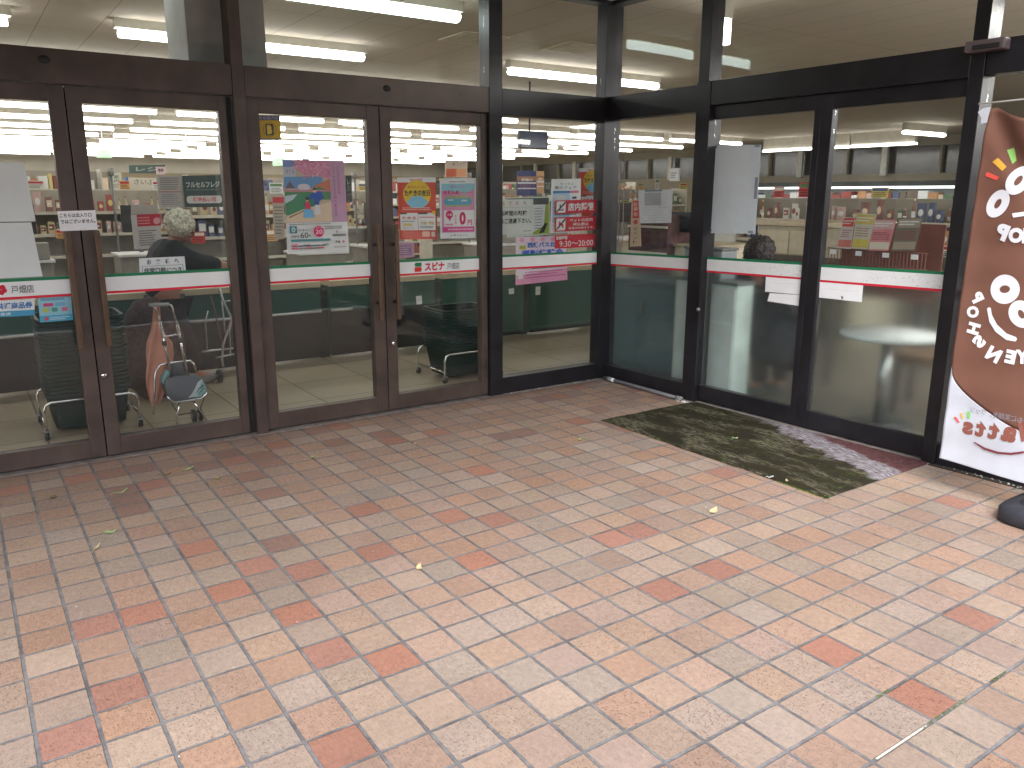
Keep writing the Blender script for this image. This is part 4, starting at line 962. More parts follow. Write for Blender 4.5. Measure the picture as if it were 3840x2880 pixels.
o = mb.build('hanging_loop', bn); q = o.modifiers.new('s', 'SOLIDIFY'); q.thickness = .002
for z in (1.55, 1.2, .85, .5, .25):
    mb = MB(); mb.box((BX-.004, YR-.03, z), (BX+.004, YR+.01, z+.035), CLW); mb.build('loop', bn)
# base: low round-cornered water weight
BASE = pmat('banner_base_plastic', rgb(46, 48, 56), .55, var=.1, scale=30, bump=.3, bscale=300)
bc = Vector((-.42, -3.62, 0)); mb = MB()
prof = [(.215, .002), (.225, .01), (.225, .062), (.212, .078), (.165, .086), (.15, .092), (.145, .112), (.09, .12), (.045, .122), (.04, .15), (.0, .15)]
vs = []; fs = []; seg = 48
for r_, z in prof:
    for i in range(seg):
        a = 2*math.pi*i/seg; sq = (abs(math.cos(a))**5+abs(math.sin(a))**5)**(-1/5) if r_ > .14 else 1
        vs.append((bc.x+r_*sq*math.cos(a), bc.y+r_*sq*math.sin(a), z))
for j in range(len(prof)-1):
    for i in range(seg): fs.append((j*seg+i, j*seg+(i+1) % seg, (j+1)*seg+(i+1) % seg, (j+1)*seg+i))
mb.add(vs, fs, BASE, True); o = mb.build('base', bn)

# ================================================================== INSIDE THE SHOP
# ---- ceiling lights
LIT = emis('fluorescent_tube', (1., .985, .955), 5.2); LIT_ADDED = emis('added_fluorescent_tube', (1., .98, .95), 12.); LITC = emis('fluorescent_tube_cool', (.86, 1., .97), 4.5)
LAMPW = pmat('lamp_white', rgb(206, 202, 190), .45)
def lamp(loc, L_, label, lit, group='ceiling lights in rows over the shop floor', wing=True, rz=0):
    t = thing('ceiling_light', loc, label, 'ceiling light', group); x, y, z = loc
    mb = MB(); mb.box((x-L_/2-.03, y-.05, z+.075), (x+L_/2+.03, y+.05, 2.95), LAMPW)
    mb.build('housing', t)
    mb = MB(); n_ = 14; vs = []; fs = []
    for k in range(n_):
        a = 2*math.pi*k/n_; vs += [(x-L_/2, y+.062*math.cos(a), z+.036+.036*math.sin(a)), (x+L_/2, y+.062*math.cos(a), z+.036+.036*math.sin(a))]
    for k in range(n_): q = (k+1) % n_; fs.append((2*k, 2*q, 2*q+1, 2*k+1))
    fs += [tuple(range(0, 2*n_, 2))[::-1], tuple(range(1, 2*n_, 2))]
    mb.add(vs, fs, lit, True); mb.build('lit_cover', t)
    if rz: t.rotation_euler = (0, 0, rz)
    return t
L0 = lamp((-2.35+.0, .74, 2.80), 2.55, 'long cool white light above the meeting line of the double doors, nearest the glass', LITC, 'lights just inside the glass')
lamp((-5.2, 2.9, 2.80), 2.5, 'lit strip light cut by the left edge of the photo', LIT, 'lights in the second row')
lamp((-2.02, 2.9, 2.80), 2.24, 'lit strip light half hidden by the pale boxed column above the doors', LIT, 'lights in the second row')
lamp((1.95, 2.8, 2.80), 2.24, 'lit strip light above the fixed pane beside the corner post', LIT, 'lights in the second row')
t0 = tree(lamp((4.33-2.85/2, 7.5, 2.76), 2.52, 'one of the bright strip lights in the continuous rows beyond the checkouts', LIT, 'ceiling lights in rows over the shop floor'))
ORD = ['first', 'second', 'third', 'fourth', 'fifth', 'sixth', 'seventh', 'eighth', 'ninth', 'tenth', 'eleventh', 'twelfth', 'thirteenth', 'fourteenth', 'fifteenth', 'sixteenth', 'seventeenth', 'eighteenth', 'nineteenth', 'twentieth', 'twenty-first', 'twenty-second', 'twenty-third', 'twenty-fourth', 'twenty-fifth', 'twenty-sixth', 'twenty-seventh', 'twenty-eighth', 'twenty-ninth', 'thirtieth']
for k in range(1, 11):
    y = 7.5+2.08*(k-1) if k > 1 else 7.5
    c_ = 0
    for j in range(-3, 4):
        x = 4.33-2.85/2+2.85*j
        if x > 14.5 or (y < 8 and x > 5.5): continue
        lb = 'lit strip light, %s from the left in the %s full row beyond the checkouts' % (ORD[c_], ORD[k-1]); c_ += 1
        if k == 1 and j == 0: t0[0]['label'] = lb; continue
        dup(t0, (x, y, 2.76), label=lb)
for j in range(-3, 1): dup(t0, (4.33-2.85/2+2.85*j, 5.2, 2.76), label='lit strip light, %s from the left in the row just before the checkouts' % ORD[j+3])
tR = tree(lamp((1.6, -3.1, 2.45), 2.52, 'lit strip light, first across in the first row right of the banner', LIT_ADDED, 'lights right of the banner'))  # unseen lamp rows added to brighten the side interior and frosted panes
for jj, y in enumerate((-3.1, -4.7, -6.3, -7.9)):
    for ii, x in enumerate((1.6, 4.45, 7.3)):
        if jj or ii: dup(tR, (x, y, 2.45), label='added unseen strip light, %s across in the %s row right of the banner' % (ORD[ii], ORD[jj]))
pl = thing('pendant_light', (1.9, .0, 2.5), 'small upright lit lamp box seen through the side transom glass, beside the mullion', 'lamp'); p = PZ(*c7((118, 278))[0], 2.62)
pl.location = (p.x, p.y, 2.62)
mb = MB(); mb.box((p.x-.04, p.y-.04, 2.62), (p.x+.04, p.y+.04, 2.80), LIT); mb.build('lit_cover', pl, bevel=.008); mb = MB(); mb.box((p.x-.045, p.y-.045, 2.802), (p.x+.045, p.y+.045, 2.948), LAMPW); mb.build('mount', pl)
lm = thing('ceiling_light', (13.7, 7.2, 2.62), 'lit strip light hung parallel to the window wall, seen through the sliding doors', 'ceiling light')
for y0_, y1_ in ((5.4, 7.0), (7.1, 9.6)):
    mb = MB(); mb.box((13.64, y0_, 2.62), (13.78, y1_, 2.66), LIT); mb.box((13.66, y0_, 2.662), (13.76, y1_, 2.95), LAMPW); mb.build('lit_cover', lm)
lamp((12.6, 4.6, 2.72), 1.5, 'yellowish lit strip light above the flyer rack, right sliding door', LIT, 'lights behind the side front')
# boxed column just inside the glass, air grilles
bc_ = thing('boxed_column', (-3.02, .25, 2.2), 'pale grey boxed duct hanging just inside the glass above the brown mullion', 'duct')
mb = MB(); mb.box((-3.262, .12, 2.24), (-2.80, .62, 2.948), pmat('duct_grey', rgb(168, 168, 164), .6)); mb.build('casing', bc_, bevel=.004)
mb = MB(); mb.box((-3.25, .11, 2.22), (-2.81, .60, 2.238), WALLP); mb.build('base_trim', bc_)
for x, y, lb in ((-.2, 1.9, 'square ceiling air vent left of the second mullion top'), (.9, 1.75, 'pale square ceiling air vent near the fixed pane')):
    v = thing('air_vent', (x, y, 2.93), lb, 'vent'); mb = MB(); mb.box((x-.25, y-.25, 2.935), (x+.25, y+.25, 2.949), CREAM); mb.build('frame', v)
    mb = MB()
    for k in range(6): mb.box((x-.21, y-.2+k*.07, 2.926), (x+.21, y-.17+k*.07, 2.934), CREAM)
    mb.build('slats', v)
# security monitor hung from the ceiling, green exit lights
tv = thing('hanging_monitor', (2.0, 4, 2.1), 'dark monitor hanging from the ceiling behind the fixed pane', 'monitor')
mb = MB(); mb.box((1.80, 4.0, 2.10), (2.27, 4.05, 2.325), DGREY); mb.build('casing', tv, bevel=.004)
mb = MB(); mb.box((1.815, 3.996, 2.115), (2.255, 3.999, 2.31), pmat('screen_blue', rgb(40, 48, 78), .15)); mb.build('screen', tv)
mb = MB(); mb.cyl((1.98, 4.03, 2.326), .012, .62, DGREY, 10); mb.build('hanger', tv)
EXG = emis('exit_green', (.01, .5, .10), .32)
def exit_sign(x, y, z, lb):
    t = thing('exit_sign', (x, y, z), lb, 'exit sign'); mb = MB(); mb.box((x-.14, y, z+.03), (x+.14, y+.06, z+.2), EXG); mb.build('lamp', t, bevel=.004)
    mb = MB(); mb.add([(x-.05, y-.002, z+.03), (x+.02, y-.002, z+.09), (x+.01, y-.002, z+.15), (x-.04, y-.002, z+.12)], [(0, 1, 2, 3)], PAPER); mb.ell((x+.03, y-.002, z+.165), .015, .002, .015, PAPER, 8, 5); mb.build('pictogram', t)
    mb = MB(); mb.cyl((x, y+.03, z+.2), .01, 2.95-z-.2, WHITE, 8); mb.build('hanger', t)
exit_sign(-.05, 14, 2.28, 'green lit exit sign seen through the trolley door')
exit_sign(-1.72, 14, 2.20, 'green lit exit sign seen through the left edge door')
p = PY(*c3((270, 1125))[0], 14); exit_sign(p.x, 14, p.z-.1, 'green lit exit sign left of the blossom poster')
p = PY(*c5((128, 1160))[0], 14); exit_sign(p.x, 14, p.z-.1, 'green lit exit sign at the left edge of the fixed pane')

# ---- packing counters in dark green with a pale rim
GREENP = pmat('dark_green_panel', rgb(46, 84, 76), .35, var=.06, scale=3); RIM = pmat('pale_rim', rgb(198, 184, 156), .5)
segs = [(-5.4, -3.09), (-2.99, -1.80), (-1.715, -.60), (-.51, .495), (.585, 1.8), (1.9, 3.6)]
lbs = ['leftmost dark green packing counter behind the left edge door', 'dark green packing counter behind the trolley handle, dark gap at its left', 'dark green packing counter behind the blossom poster door',
       'dark green packing counter with a white sticker, behind the basket stack', 'dark green packing counter with a white sticker behind the fixed pane', 'dark green packing counter running behind the corner post']
for (a, b_), lb in zip(segs, lbs):
    t = thing('packing_counter', ((a+b_)/2, 2.4, 0), lb, 'counter')
    mb = MB(); mb.box((a, 2.05, .02), (b_, 2.08, .668), GREENP); mb.box((a, 2.08, .02), (a+.03, 2.7, .668), GREENP); mb.box((b_-.03, 2.08, .02), (b_, 2.7, .668), GREENP); mb.build('panel', t, bevel=.002)
    mb = MB(); mb.box((a-.0, 2.03, .67), (b_, 2.72, .722), RIM); mb.build('counter_top', t, bevel=.004)
    mb = MB(); mb.box((a, 2.043, .02), (b_, 2.0495, .435), pmat('counter_lower', rgb(24, 30, 32), .4)) if b_ < 0 and a < -1.0 else mb.box((a, 2.046, .07), (b_, 2.0495, .08), pmat('counter_trim', rgb(70, 96, 92), .4)); mb.box((a, 2.046, .02), (b_, 2.0495, .05), BLACK); mb.build('trim', t)
    if a < -1.72: mb = MB(); mb.tube([(a+.005, 2.03, .448), (min(b_, -1.5)-.005, 2.03, .448)], .011, pmat('rail_white', rgb(206, 208, 206), .35), 8); mb.build('rail', t)
    elif a < -1.7: mb = MB(); mb.tube([(a+.005, 2.03, .448), (-1.5, 2.03, .448)], .011, MATS['rail_white'], 8); mb.build('rail', t)
for a, b_ in ((-3.09, -2.99), (-1.80, -1.715), (-.60, -.51), (.495, .585)):
    pass
t = thing('gap_shade', (-1, 2.3, 0), 'dark recessed upright panels in the gaps between the green counters', 'panel')
for a, b_ in ((-3.09, -2.99), (-1.80, -1.715), (-.60, -.51), (.495, .585)):
    mb = MB(); mb.box((a+.002, 2.10, .0), (b_-.002, 2.14, .64), pmat('gap_dark', rgb(24, 40, 36), .5)); mb.build('upright', t)  # recessed dark sheets stand in for the shade between the counters
for pts, lb in ((c4((1216, 572), (1256, 568), (1258, 630), (1220, 632)), 'white sticker on the green counter left of the second basket stack'),
                (c6((198, 706), (234, 700), (236, 740), (200, 744)), 'white sticker on the green counter, left one behind the fixed pane'),
                (c6((385, 692), (418, 688), (417, 745), (384, 750)), 'white sticker on the green counter, right one behind the fixed pane')):
    s = sheetL(pts, 2.044, base=PAPER); s.r(.2, .45, .8, .5, C(170, 170, 170)); s.build('sticker', lb, 'sticker')
# ---- two chrome dollies with nested baskets
BASK = pmat('basket_green', rgb(14, 38, 36), .6, var=.08, spec=.2)
BASK2 = pmat('basket_rim', rgb(22, 50, 46), .6, var=.08, spec=.2)
def basket_stack(cx, cy, W_, D_, n_, dz, label, blabel, grp, z0=.035):
    t = thing('basket_dolly', (cx, cy, 0), label, 'dolly')
    # chrome hoop ends and side rails
    for nm, yy in (('hoop', cy-D_/2-.03), ('hoop', cy+D_/2+.03)):
        xa, xb = cx-W_/2-.02, cx+W_/2+.02; zt = .235
        pts = [(xa, yy, .05), (xa, yy, zt-.05), (xa+.012, yy, zt-.015), (xa+.045, yy, zt), (xb-.045, yy, zt), (xb-.012, yy, zt-.015), (xb, yy, zt-.05), (xb, yy, .05)]
        mb = MB(); mb.tube(pts, .0085, CHROME, 10); mb.build(nm, t)
    mb = MB()
    for xx in (cx-W_/2-.02, cx+W_/2+.02): mb.tube([(xx, cy-D_/2-.03, .09), (xx, cy+D_/2+.03, .09)], .008, CHROME, 8)
    mb.build('side_rails', t)
    for xx in (cx-W_/2-.02, cx+W_/2+.02):
        for yy in (cy-D_/2-.03, cy+D_/2+.03):
            mb = MB(); mb.cyl((xx-.012, yy, .028), .026, .024, BLACK, 16, 'x'); c = mb.build('caster', t)
            mb = MB(); mb.box((xx-.018, yy-.014, .03), (xx+.018, yy+.014, .06), CHROME_D); mb.build('caster_fork', c)
    # basket prototype
    z = z0; H_ = .23; tap = .035
    w2, d2 = W_/2-.012, D_/2-.01
    mb = MB(); r_ = .04
    def ringpts(wx, dy, z, rr_=.05, k=5):
        pts = []
        for sx_, sy_, a0 in ((1, 1, 0), (-1, 1, 90), (-1, -1, 180), (1, -1, 270)):
            for i in range(k): a = R(a0+90*i/(k-1)); pts.append((cx+sx_*(wx-rr_)+rr_*math.cos(a), cy+sy_*(dy-rr_)+rr_*math.sin(a), z))
        return pts
    lv = [ringpts(w2-tap, d2-tap, z), ringpts(w2-tap*.55, d2-tap*.55, z+H_*.45), ringpts(w2-.006, d2-.006, z+H_-.03), ringpts(w2-.006, d2-.006, z+H_)]
    n = len(lv[0]); vs = sum(lv, []); fs = [tuple(range(n))[::-1]]
    for k in range(len(lv)-1):
        for i in range(n): fs.append((k*n+i, k*n+(i+1) % n, (k+1)*n+(i+1) % n, (k+1)*n+i))
    mb.add(vs, fs, BASK)
    b0 = mb.build('shopping_basket', loc=(cx, cy, z)); tag(b0, blabel, 'basket', grp)
    q = b0.modifiers.new('s', 'SOLIDIFY'); q.thickness = .003
    mb = MB(); lo = ringpts(w2+.010, d2+.010, z+H_-.012); hi = ringpts(w2+.010, d2+.010, z+H_+.004); inn = ringpts(w2-.008, d2-.008, z+H_+.004)
    vs = lo+hi+inn; fs = []
    for k in range(2):
        for i in range(n): fs.append((k*n+i, k*n+(i+1) % n, (k+1)*n+(i+1) % n, (k+1)*n+i))
    mb.add(vs, fs, BASK2); rm = mb.build('rim', b0); q = rm.modifiers.new('s', 'SOLIDIFY'); q.thickness = .003
    mb = MB()
    for sy_ in (-1, 1): mb.tube([(cx-w2*.62, cy+sy_*(d2+.008), z+H_+.006), (cx-w2*.5, cy+sy_*(d2+.014), z+H_-.004), (cx+w2*.5, cy+sy_*(d2+.014), z+H_-.004), (cx+w2*.62, cy+sy_*(d2+.008), z+H_+.006)], .004, BASK2, 6)
    mb.build('handle', b0)
    tr = tree(b0); g_ = random.Random(n_)
    wh = grp.replace('baskets in ', '')
    b0['label'] = 'dark green shopping basket at the very bottom of '+wh
    for k in range(1, n_): dup(tr, (cx+g_.uniform(-.004, .004), cy+g_.uniform(-.004, .004), z+dz*k), R(g_.uniform(-.8, .8)), label='dark green shopping basket, %s from the top of %s' % (ORD[n_-1-k], wh))
basket_stack(-3.93, .80, .50, .42, 19, .0265, 'chrome wheeled dolly under the tall basket stack behind the left doors', 'dark green shopping basket nested in the tall stack behind the left pair of doors', 'baskets in the left stack')
basket_stack(-1.10, .74, .50, .40, 15, .0225, 'chrome wheeled dolly under the basket stack behind the second mullion', 'dark green shopping basket nested in the stack behind the second mullion', 'baskets in the right stack')

# ---- grey folding shopping trolley
TG = pmat('trolley_grey_fabric', rgb(92, 98, 106), .85, var=.05, bump=.3, bscale=500); TT = pmat('trolley_teal', rgb(120, 168, 168), .8); TL = pmat('trolley_pale', rgb(176, 192, 194), .8)
yb = .40
tr_ = thing('shopping_trolley', (-3.36, .42, 0), 'grey two wheeled shopping trolley with chrome telescopic handle behind the door glass', 'trolley')
q3_ = crop(350, 1000, .3857)
def W_(u, v, y=yb): return PY(*q3_((u, v))[0], y)
mb = MB(); mb.tube([W_(760, 1075), W_(650, 540)], .0085, CHROME, 12); mb.tube([W_(918, 1058), W_(815, 560)], .0085, CHROME, 12); mb.build('lower_tubes', tr_)
mb = MB(); mb.tube([W_(650, 545), W_(632, 470)], .0065, CHROME_D, 10)
mb.tube([W_(818, 570), W_(770, 405), W_(757, 380), W_(735, 368), W_(680, 366)], .0065, CHROME, 10); mb.tube([W_(632, 470), W_(600, 400), W_(560, 372), W_(540, 378)], .0065, CHROME, 10); mb.build('handle', tr_)
mb = MB(); mb.tube([W_(540, 375), W_(735, 366)], .011, pmat('grip_silver', rgb(176, 178, 180), .4), 12); mb.build('grip', tr_)
mb = MB()
for a, b_ in (((680, 745), (700, 742)), ((832, 718), (855, 715))):
    m_ = (W_(*a)+W_(*b_))/2; mb.box(m_-Vector((.013, .014, .016)), m_+Vector((.013, .014, .016)), BLACK)
mb.build('clamp', tr_, bevel=.003)
mb = MB(); mb.tube([W_(695, 680), W_(820, 660)], .006, CHROME, 10); mb.build('crossbar', tr_)
mb = MB(); yr = yb+.05
mb.tube([W_(585, 1440, yr), W_(592, 1250, yr), W_(597, 1090, yr), W_(610, 1010, yr), W_(650, 955, yr), W_(720, 940, yr), W_(860, 925, yr), W_(940, 915, yr), W_(980, 950, yr), W_(995, 1020, yr)], .0075, CHROME, 10); mb.build('side_hoop', tr_)
# folded bag body: rounded slab
def slab(pts, y0_, y1_, m, round_=.02):
    mb = MB(); n = len(pts); vs = []
    for yy, sc_ in ((y0_+round_, 1), (y0_+round_*.3, .985), (y0_, .95)):
        cx = sum(p.x for p in pts)/n; cz = sum(p.z for p in pts)/n
        vs += [(cx+(p.x-cx)*sc_, yy, cz+(p.z-cz)*sc_) for p in pts]
    vs2 = [(p.x, y1_, p.z) for p in pts]; V = vs2+vs; fs = [tuple(range(n))]
    for k in range(3):
        for i in range(n): fs.append((k*n+i, (k+1)*n+i, (k+1)*n+(i+1) % n, k*n+(i+1) % n))
    fs.append(tuple(3*n+i for i in range(n))[::-1]); mb.add(V, fs, m, True); return mb
def closed(cps, n_=8):
    out = []; m_ = len(cps)
    for i in range(m_):
        p0, p1, p2, p3 = (Vector(cps[(i+k-1) % m_]) for k in range(4))
        for j in range(n_):
            t = j/n_; out.append(.5*((2*p1)+(p2-p0)*t+(2*p0-5*p1+4*p2-p3)*t*t+(3*p1-p0-3*p2+p3)*t**3))
    return out
out = closed([(690, 1110), (745, 1075), (860, 1060), (985, 1058), (1060, 1090), (1098, 1170), (1092, 1240), (1040, 1275), (930, 1292), (800, 1305), (745, 1285), (700, 1200)])
slab([W_(u, v) for u, v in out], yb-.02, yb+.09, TG).build('bag', tr_)
mb = MB(); e_ = [W_(u, v, yb-.028) for u, v in closed([(690, 1112), (745, 1078), (860, 1062), (985, 1060), (1060, 1092), (1098, 1172), (1092, 1245), (1040, 1282), (930, 1302), (800, 1316), (745, 1295), (700, 1205)])]
seg_ = [p for p in e_ if p.z < .19]
mb.tube([W_(715, 1250, yb-.03), W_(745, 1300, yb-.03), W_(800, 1318, yb-.03), W_(930, 1300, yb-.03), W_(1050, 1278, yb-.03), W_(1100, 1240, yb-.03), W_(1102, 1200, yb-.03)], .0065, CHROME, 10); mb.build('bag_frame', tr_)
mb = MB(); mb.add([W_(u, v, yb-.0216) for u, v in [(1055, 1092), (1015, 1125), (985, 1190), (955, 1240), (920, 1275), (1040, 1262), (1088, 1225), (1096, 1170)]], [tuple(range(8))], TL)
mb.add([W_(u, v, yb-.0224) for u, v in [(1062, 1105), (1040, 1150), (1050, 1195), (1010, 1235), (1020, 1262), (1080, 1232), (1094, 1170)]], [tuple(range(7))], TT)
for a, b_ in (((1000, 1225), (1075, 1150)), ((1030, 1225), (1080, 1175)), ((1015, 1190), (1070, 1148))): mb.tube([W_(*a, yb-.024), W_(*b_, yb-.024)], .0022, BLACK, 5)
mb.build('bag_panel', tr_)
out = closed([(755, 960), (800, 945), (870, 940), (893, 990), (905, 1060), (880, 1080), (780, 1085), (765, 1040)])
slab([W_(u, v) for u, v in out], yb+.02, yb+.07, pmat('trolley_flap', rgb(76, 82, 90), .85)).build('back_flap', tr_)
out = closed([(668, 1090), (700, 1030), (735, 1010), (740, 1060), (705, 1095), (690, 1140), (672, 1130)]); slab([W_(u, v) for u, v in out], yb+.0, yb+.05, TT).build('side_pocket', tr_)
mb = MB(); mb.tube([W_(835, 1320), W_(828, 1400), W_(808, 1455), W_(812, 1500), W_(820, 1545)], .0075, CHROME, 10); mb.build('stand_leg', tr_)
mb = MB(); mb.tube([W_(975, 1310), W_(1030, 1385), W_(1060, 1420), W_(1100, 1500)], .0075, CHROME, 10); mb.build('stand_leg', tr_)
mb = MB(); mb.tube([W_(820, 1445, yr), W_(1030, 1405, yr)], .005, DGREY, 8); mb.tube([W_(760, 1330, yr), W_(820, 1420, yr)], .004, DGREY, 8); mb.tube([W_(1075, 1280, yr), W_(1035, 1400, yr)], .004, DGREY, 8); mb.build('axle', tr_)
for u, v in ((975, 1430), (1040, 1450)):
    p = W_(u, v, yr+.03); mb = MB(); mb.cyl((p.x-.01, p.y, .042), .042, .02, BLACK, 20, 'x'); wl = mb.build('wheel', tr_)
    mb = MB(); mb.cyl((p.x-.012, p.y, .042), .018, .024, GREYP, 14, 'x'); mb.build('hub', wl)
# salmon cloth hanging from the grip
CLOTH = pmat('salmon_cloth', rgb(206, 142, 122), .85, var=.05, bump=.3, bscale=300)
ol = [(590, 352, 645), (583, 420, 648), (575, 540, 660), (560, 640, 690), (520, 740, 775), (512, 850, 785), (520, 950, 770), (508, 1080, 730), (515, 1180, 700), (540, 1290, 660), (560, 1360, 585)]
vs = []; fs = []; nn = 26
for j in range(len(ol)-1):
    for s_ in range(5):
        f_ = s_/5; l = ol[j][0]*(1-f_)+ol[j+1][0]*f_; v = ol[j][1]*(1-f_)+ol[j+1][1]*f_; r2 = ol[j][2]*(1-f_)+ol[j+1][2]*f_
        for i in range(nn):
            a = 2*math.pi*i/nn; u = (l+r2)/2+(r2-l)/2*math.cos(a); p = W_(u, v, .56)
            fold = .018*math.sin(a*4+j*.6)*min(1, j/3); vs.append((p.x, .56+.035*math.sin(a)*min(1, .4+j/5)+fold, p.z))
m_ = len(vs)//nn
for j in range(m_-1):
    for i in range(nn): fs.append((j*nn+i, j*nn+(i+1) % nn, (j+1)*nn+(i+1) % nn, (j+1)*nn+i))
fs.append(tuple(range(nn))); fs.append(tuple((m_-1)*nn+i for i in range(nn))[::-1])
mb = MB(); mb.add(vs, fs, CLOTH, True); o = mb.build('cloth_bag'); tag(o, 'salmon pink cloth bag hanging limp from the trolley grip', 'bag')
# brown quilted bag standing behind the baskets
QB = pmat('quilted_brown', rgb(72, 56, 58), .8, var=.25, scale=40, bump=1., bscale=38)
mb = MB()
def puff(p): return p*(1+.03*math.sin(p.z*55)*math.sin(p.x*45))
mb.ell((-3.40, 1.35, .36), .23, .16, .40, QB, 36, 26, fn=puff); o = mb.build('quilted_bag'); tag(o, 'brown quilted bag standing behind the salmon cloth and the left basket stack', 'bag')

# ---- chrome shopping cart behind the trolley
sc_ = thing('shopping_cart', (-2.6, 1.4, 0), 'chrome shopping cart with a grey caster at the right edge of the trolley door', 'cart')
def W2(u, v, y=1.35): return PY(*q3_((u, v))[0], y)
mb = MB()
mb.tube([W2(1225, 210), W2(1262, 330), W2(1345, 510), W2(1260, 760), W2(1250, 900), W2(1262, 975)], .010, CHROME_D, 10); mb.tube([W2(1250, 330), W2(1280, 640)], .007, CHROME_D, 8); mb.tube([W2(1345, 515), W2(1325, 640), W2(1335, 860)], .006, CHROME_D, 8)
mb.tube([W2(1055, 830), W2(1150, 815), W2(1360, 795)], .008, CHROME_D, 8); mb.tube([W2(1190, 885), W2(1370, 850)], .007, CHROME_D, 8); mb.tube([W2(1115, 430), W2(1088, 520), W2(1105, 800)], .006, CHROME_D, 8); mb.tube([W2(1280, 340), W2(1330, 330)], .006, CHROME_D, 8)
mb.build('frame', sc_)
mb = MB(); mb.tube([W2(1135, 280), W2(1185, 440), W2(1245, 740)], .007, pmat('plum_tube', rgb(120, 84, 104), .5), 8); mb.build('strut', sc_)
mb = MB(); p = PZ(*c2((1368, 1050))[0]); mb.cyl((p.x-.012, p.y, .052), .052, .028, DGREY, 22, 'x'); wl = mb.build('caster', sc_)
mb = MB(); mb.cyl((p.x-.016, p.y, .052), .02, .036, GREYP, 14, 'x'); mb.build('hub', wl)

# ================================================================== PEOPLE
SKIN_ = pmat('skin', rgb(176, 126, 104), .55, var=.05)
def skinned(joints, edges, root, sub=2):
    names = list(joints); me = bpy.data.meshes.new('k'); me.from_pydata([joints[n_][0] for n_ in names], [(names.index(a), names.index(b_)) for a, b_ in edges], [])
    o = bpy.data.objects.new('k', me); col.objects.link(o); o.modifiers.new('s', 'SKIN')
    if not me.skin_vertices: me.attributes.new
    for i, n_ in enumerate(names):
        sv = me.skin_vertices[0].data[i]; r_ = joints[n_][1]; sv.radius = r_ if isinstance(r_, tuple) else (r_, r_); sv.use_root = n_ == root
    s_ = o.modifiers.new('u', 'SUBSURF'); s_.levels = sub; s_.render_levels = sub
    dg = bpy.context.evaluated_depsgraph_get(); dg.update()
    m2 = bpy.data.meshes.new_from_object(o.evaluated_get(dg)); vs = [v.co.copy() for v in m2.vertices]; fs = [tuple(p.vertices) for p in m2.polygons]
    bpy.data.objects.remove(o); bpy.data.meshes.remove(m2); return vs, fs
def fuse(mb, vox=.009):
    me = bpy.data.meshes.new('k'); me.from_pydata(mb.v, [], mb.f); o = bpy.data.objects.new('k', me); col.objects.link(o)
    q = o.modifiers.new('r', 'REMESH'); q.mode = 'VOXEL'; q.voxel_size = vox
    s_ = o.modifiers.new('sm', 'SMOOTH'); s_.factor = .5; s_.iterations = 3
    dg = bpy.context.evaluated_depsgraph_get(); dg.update()
    m2 = bpy.data.meshes.new_from_object(o.evaluated_get(dg)); vs = [v.co.copy() for v in m2.vertices]; fs = [tuple(p.vertices) for p in m2.polygons]
    bpy.data.objects.remove(o); bpy.data.meshes.remove(m2); return vs, fs
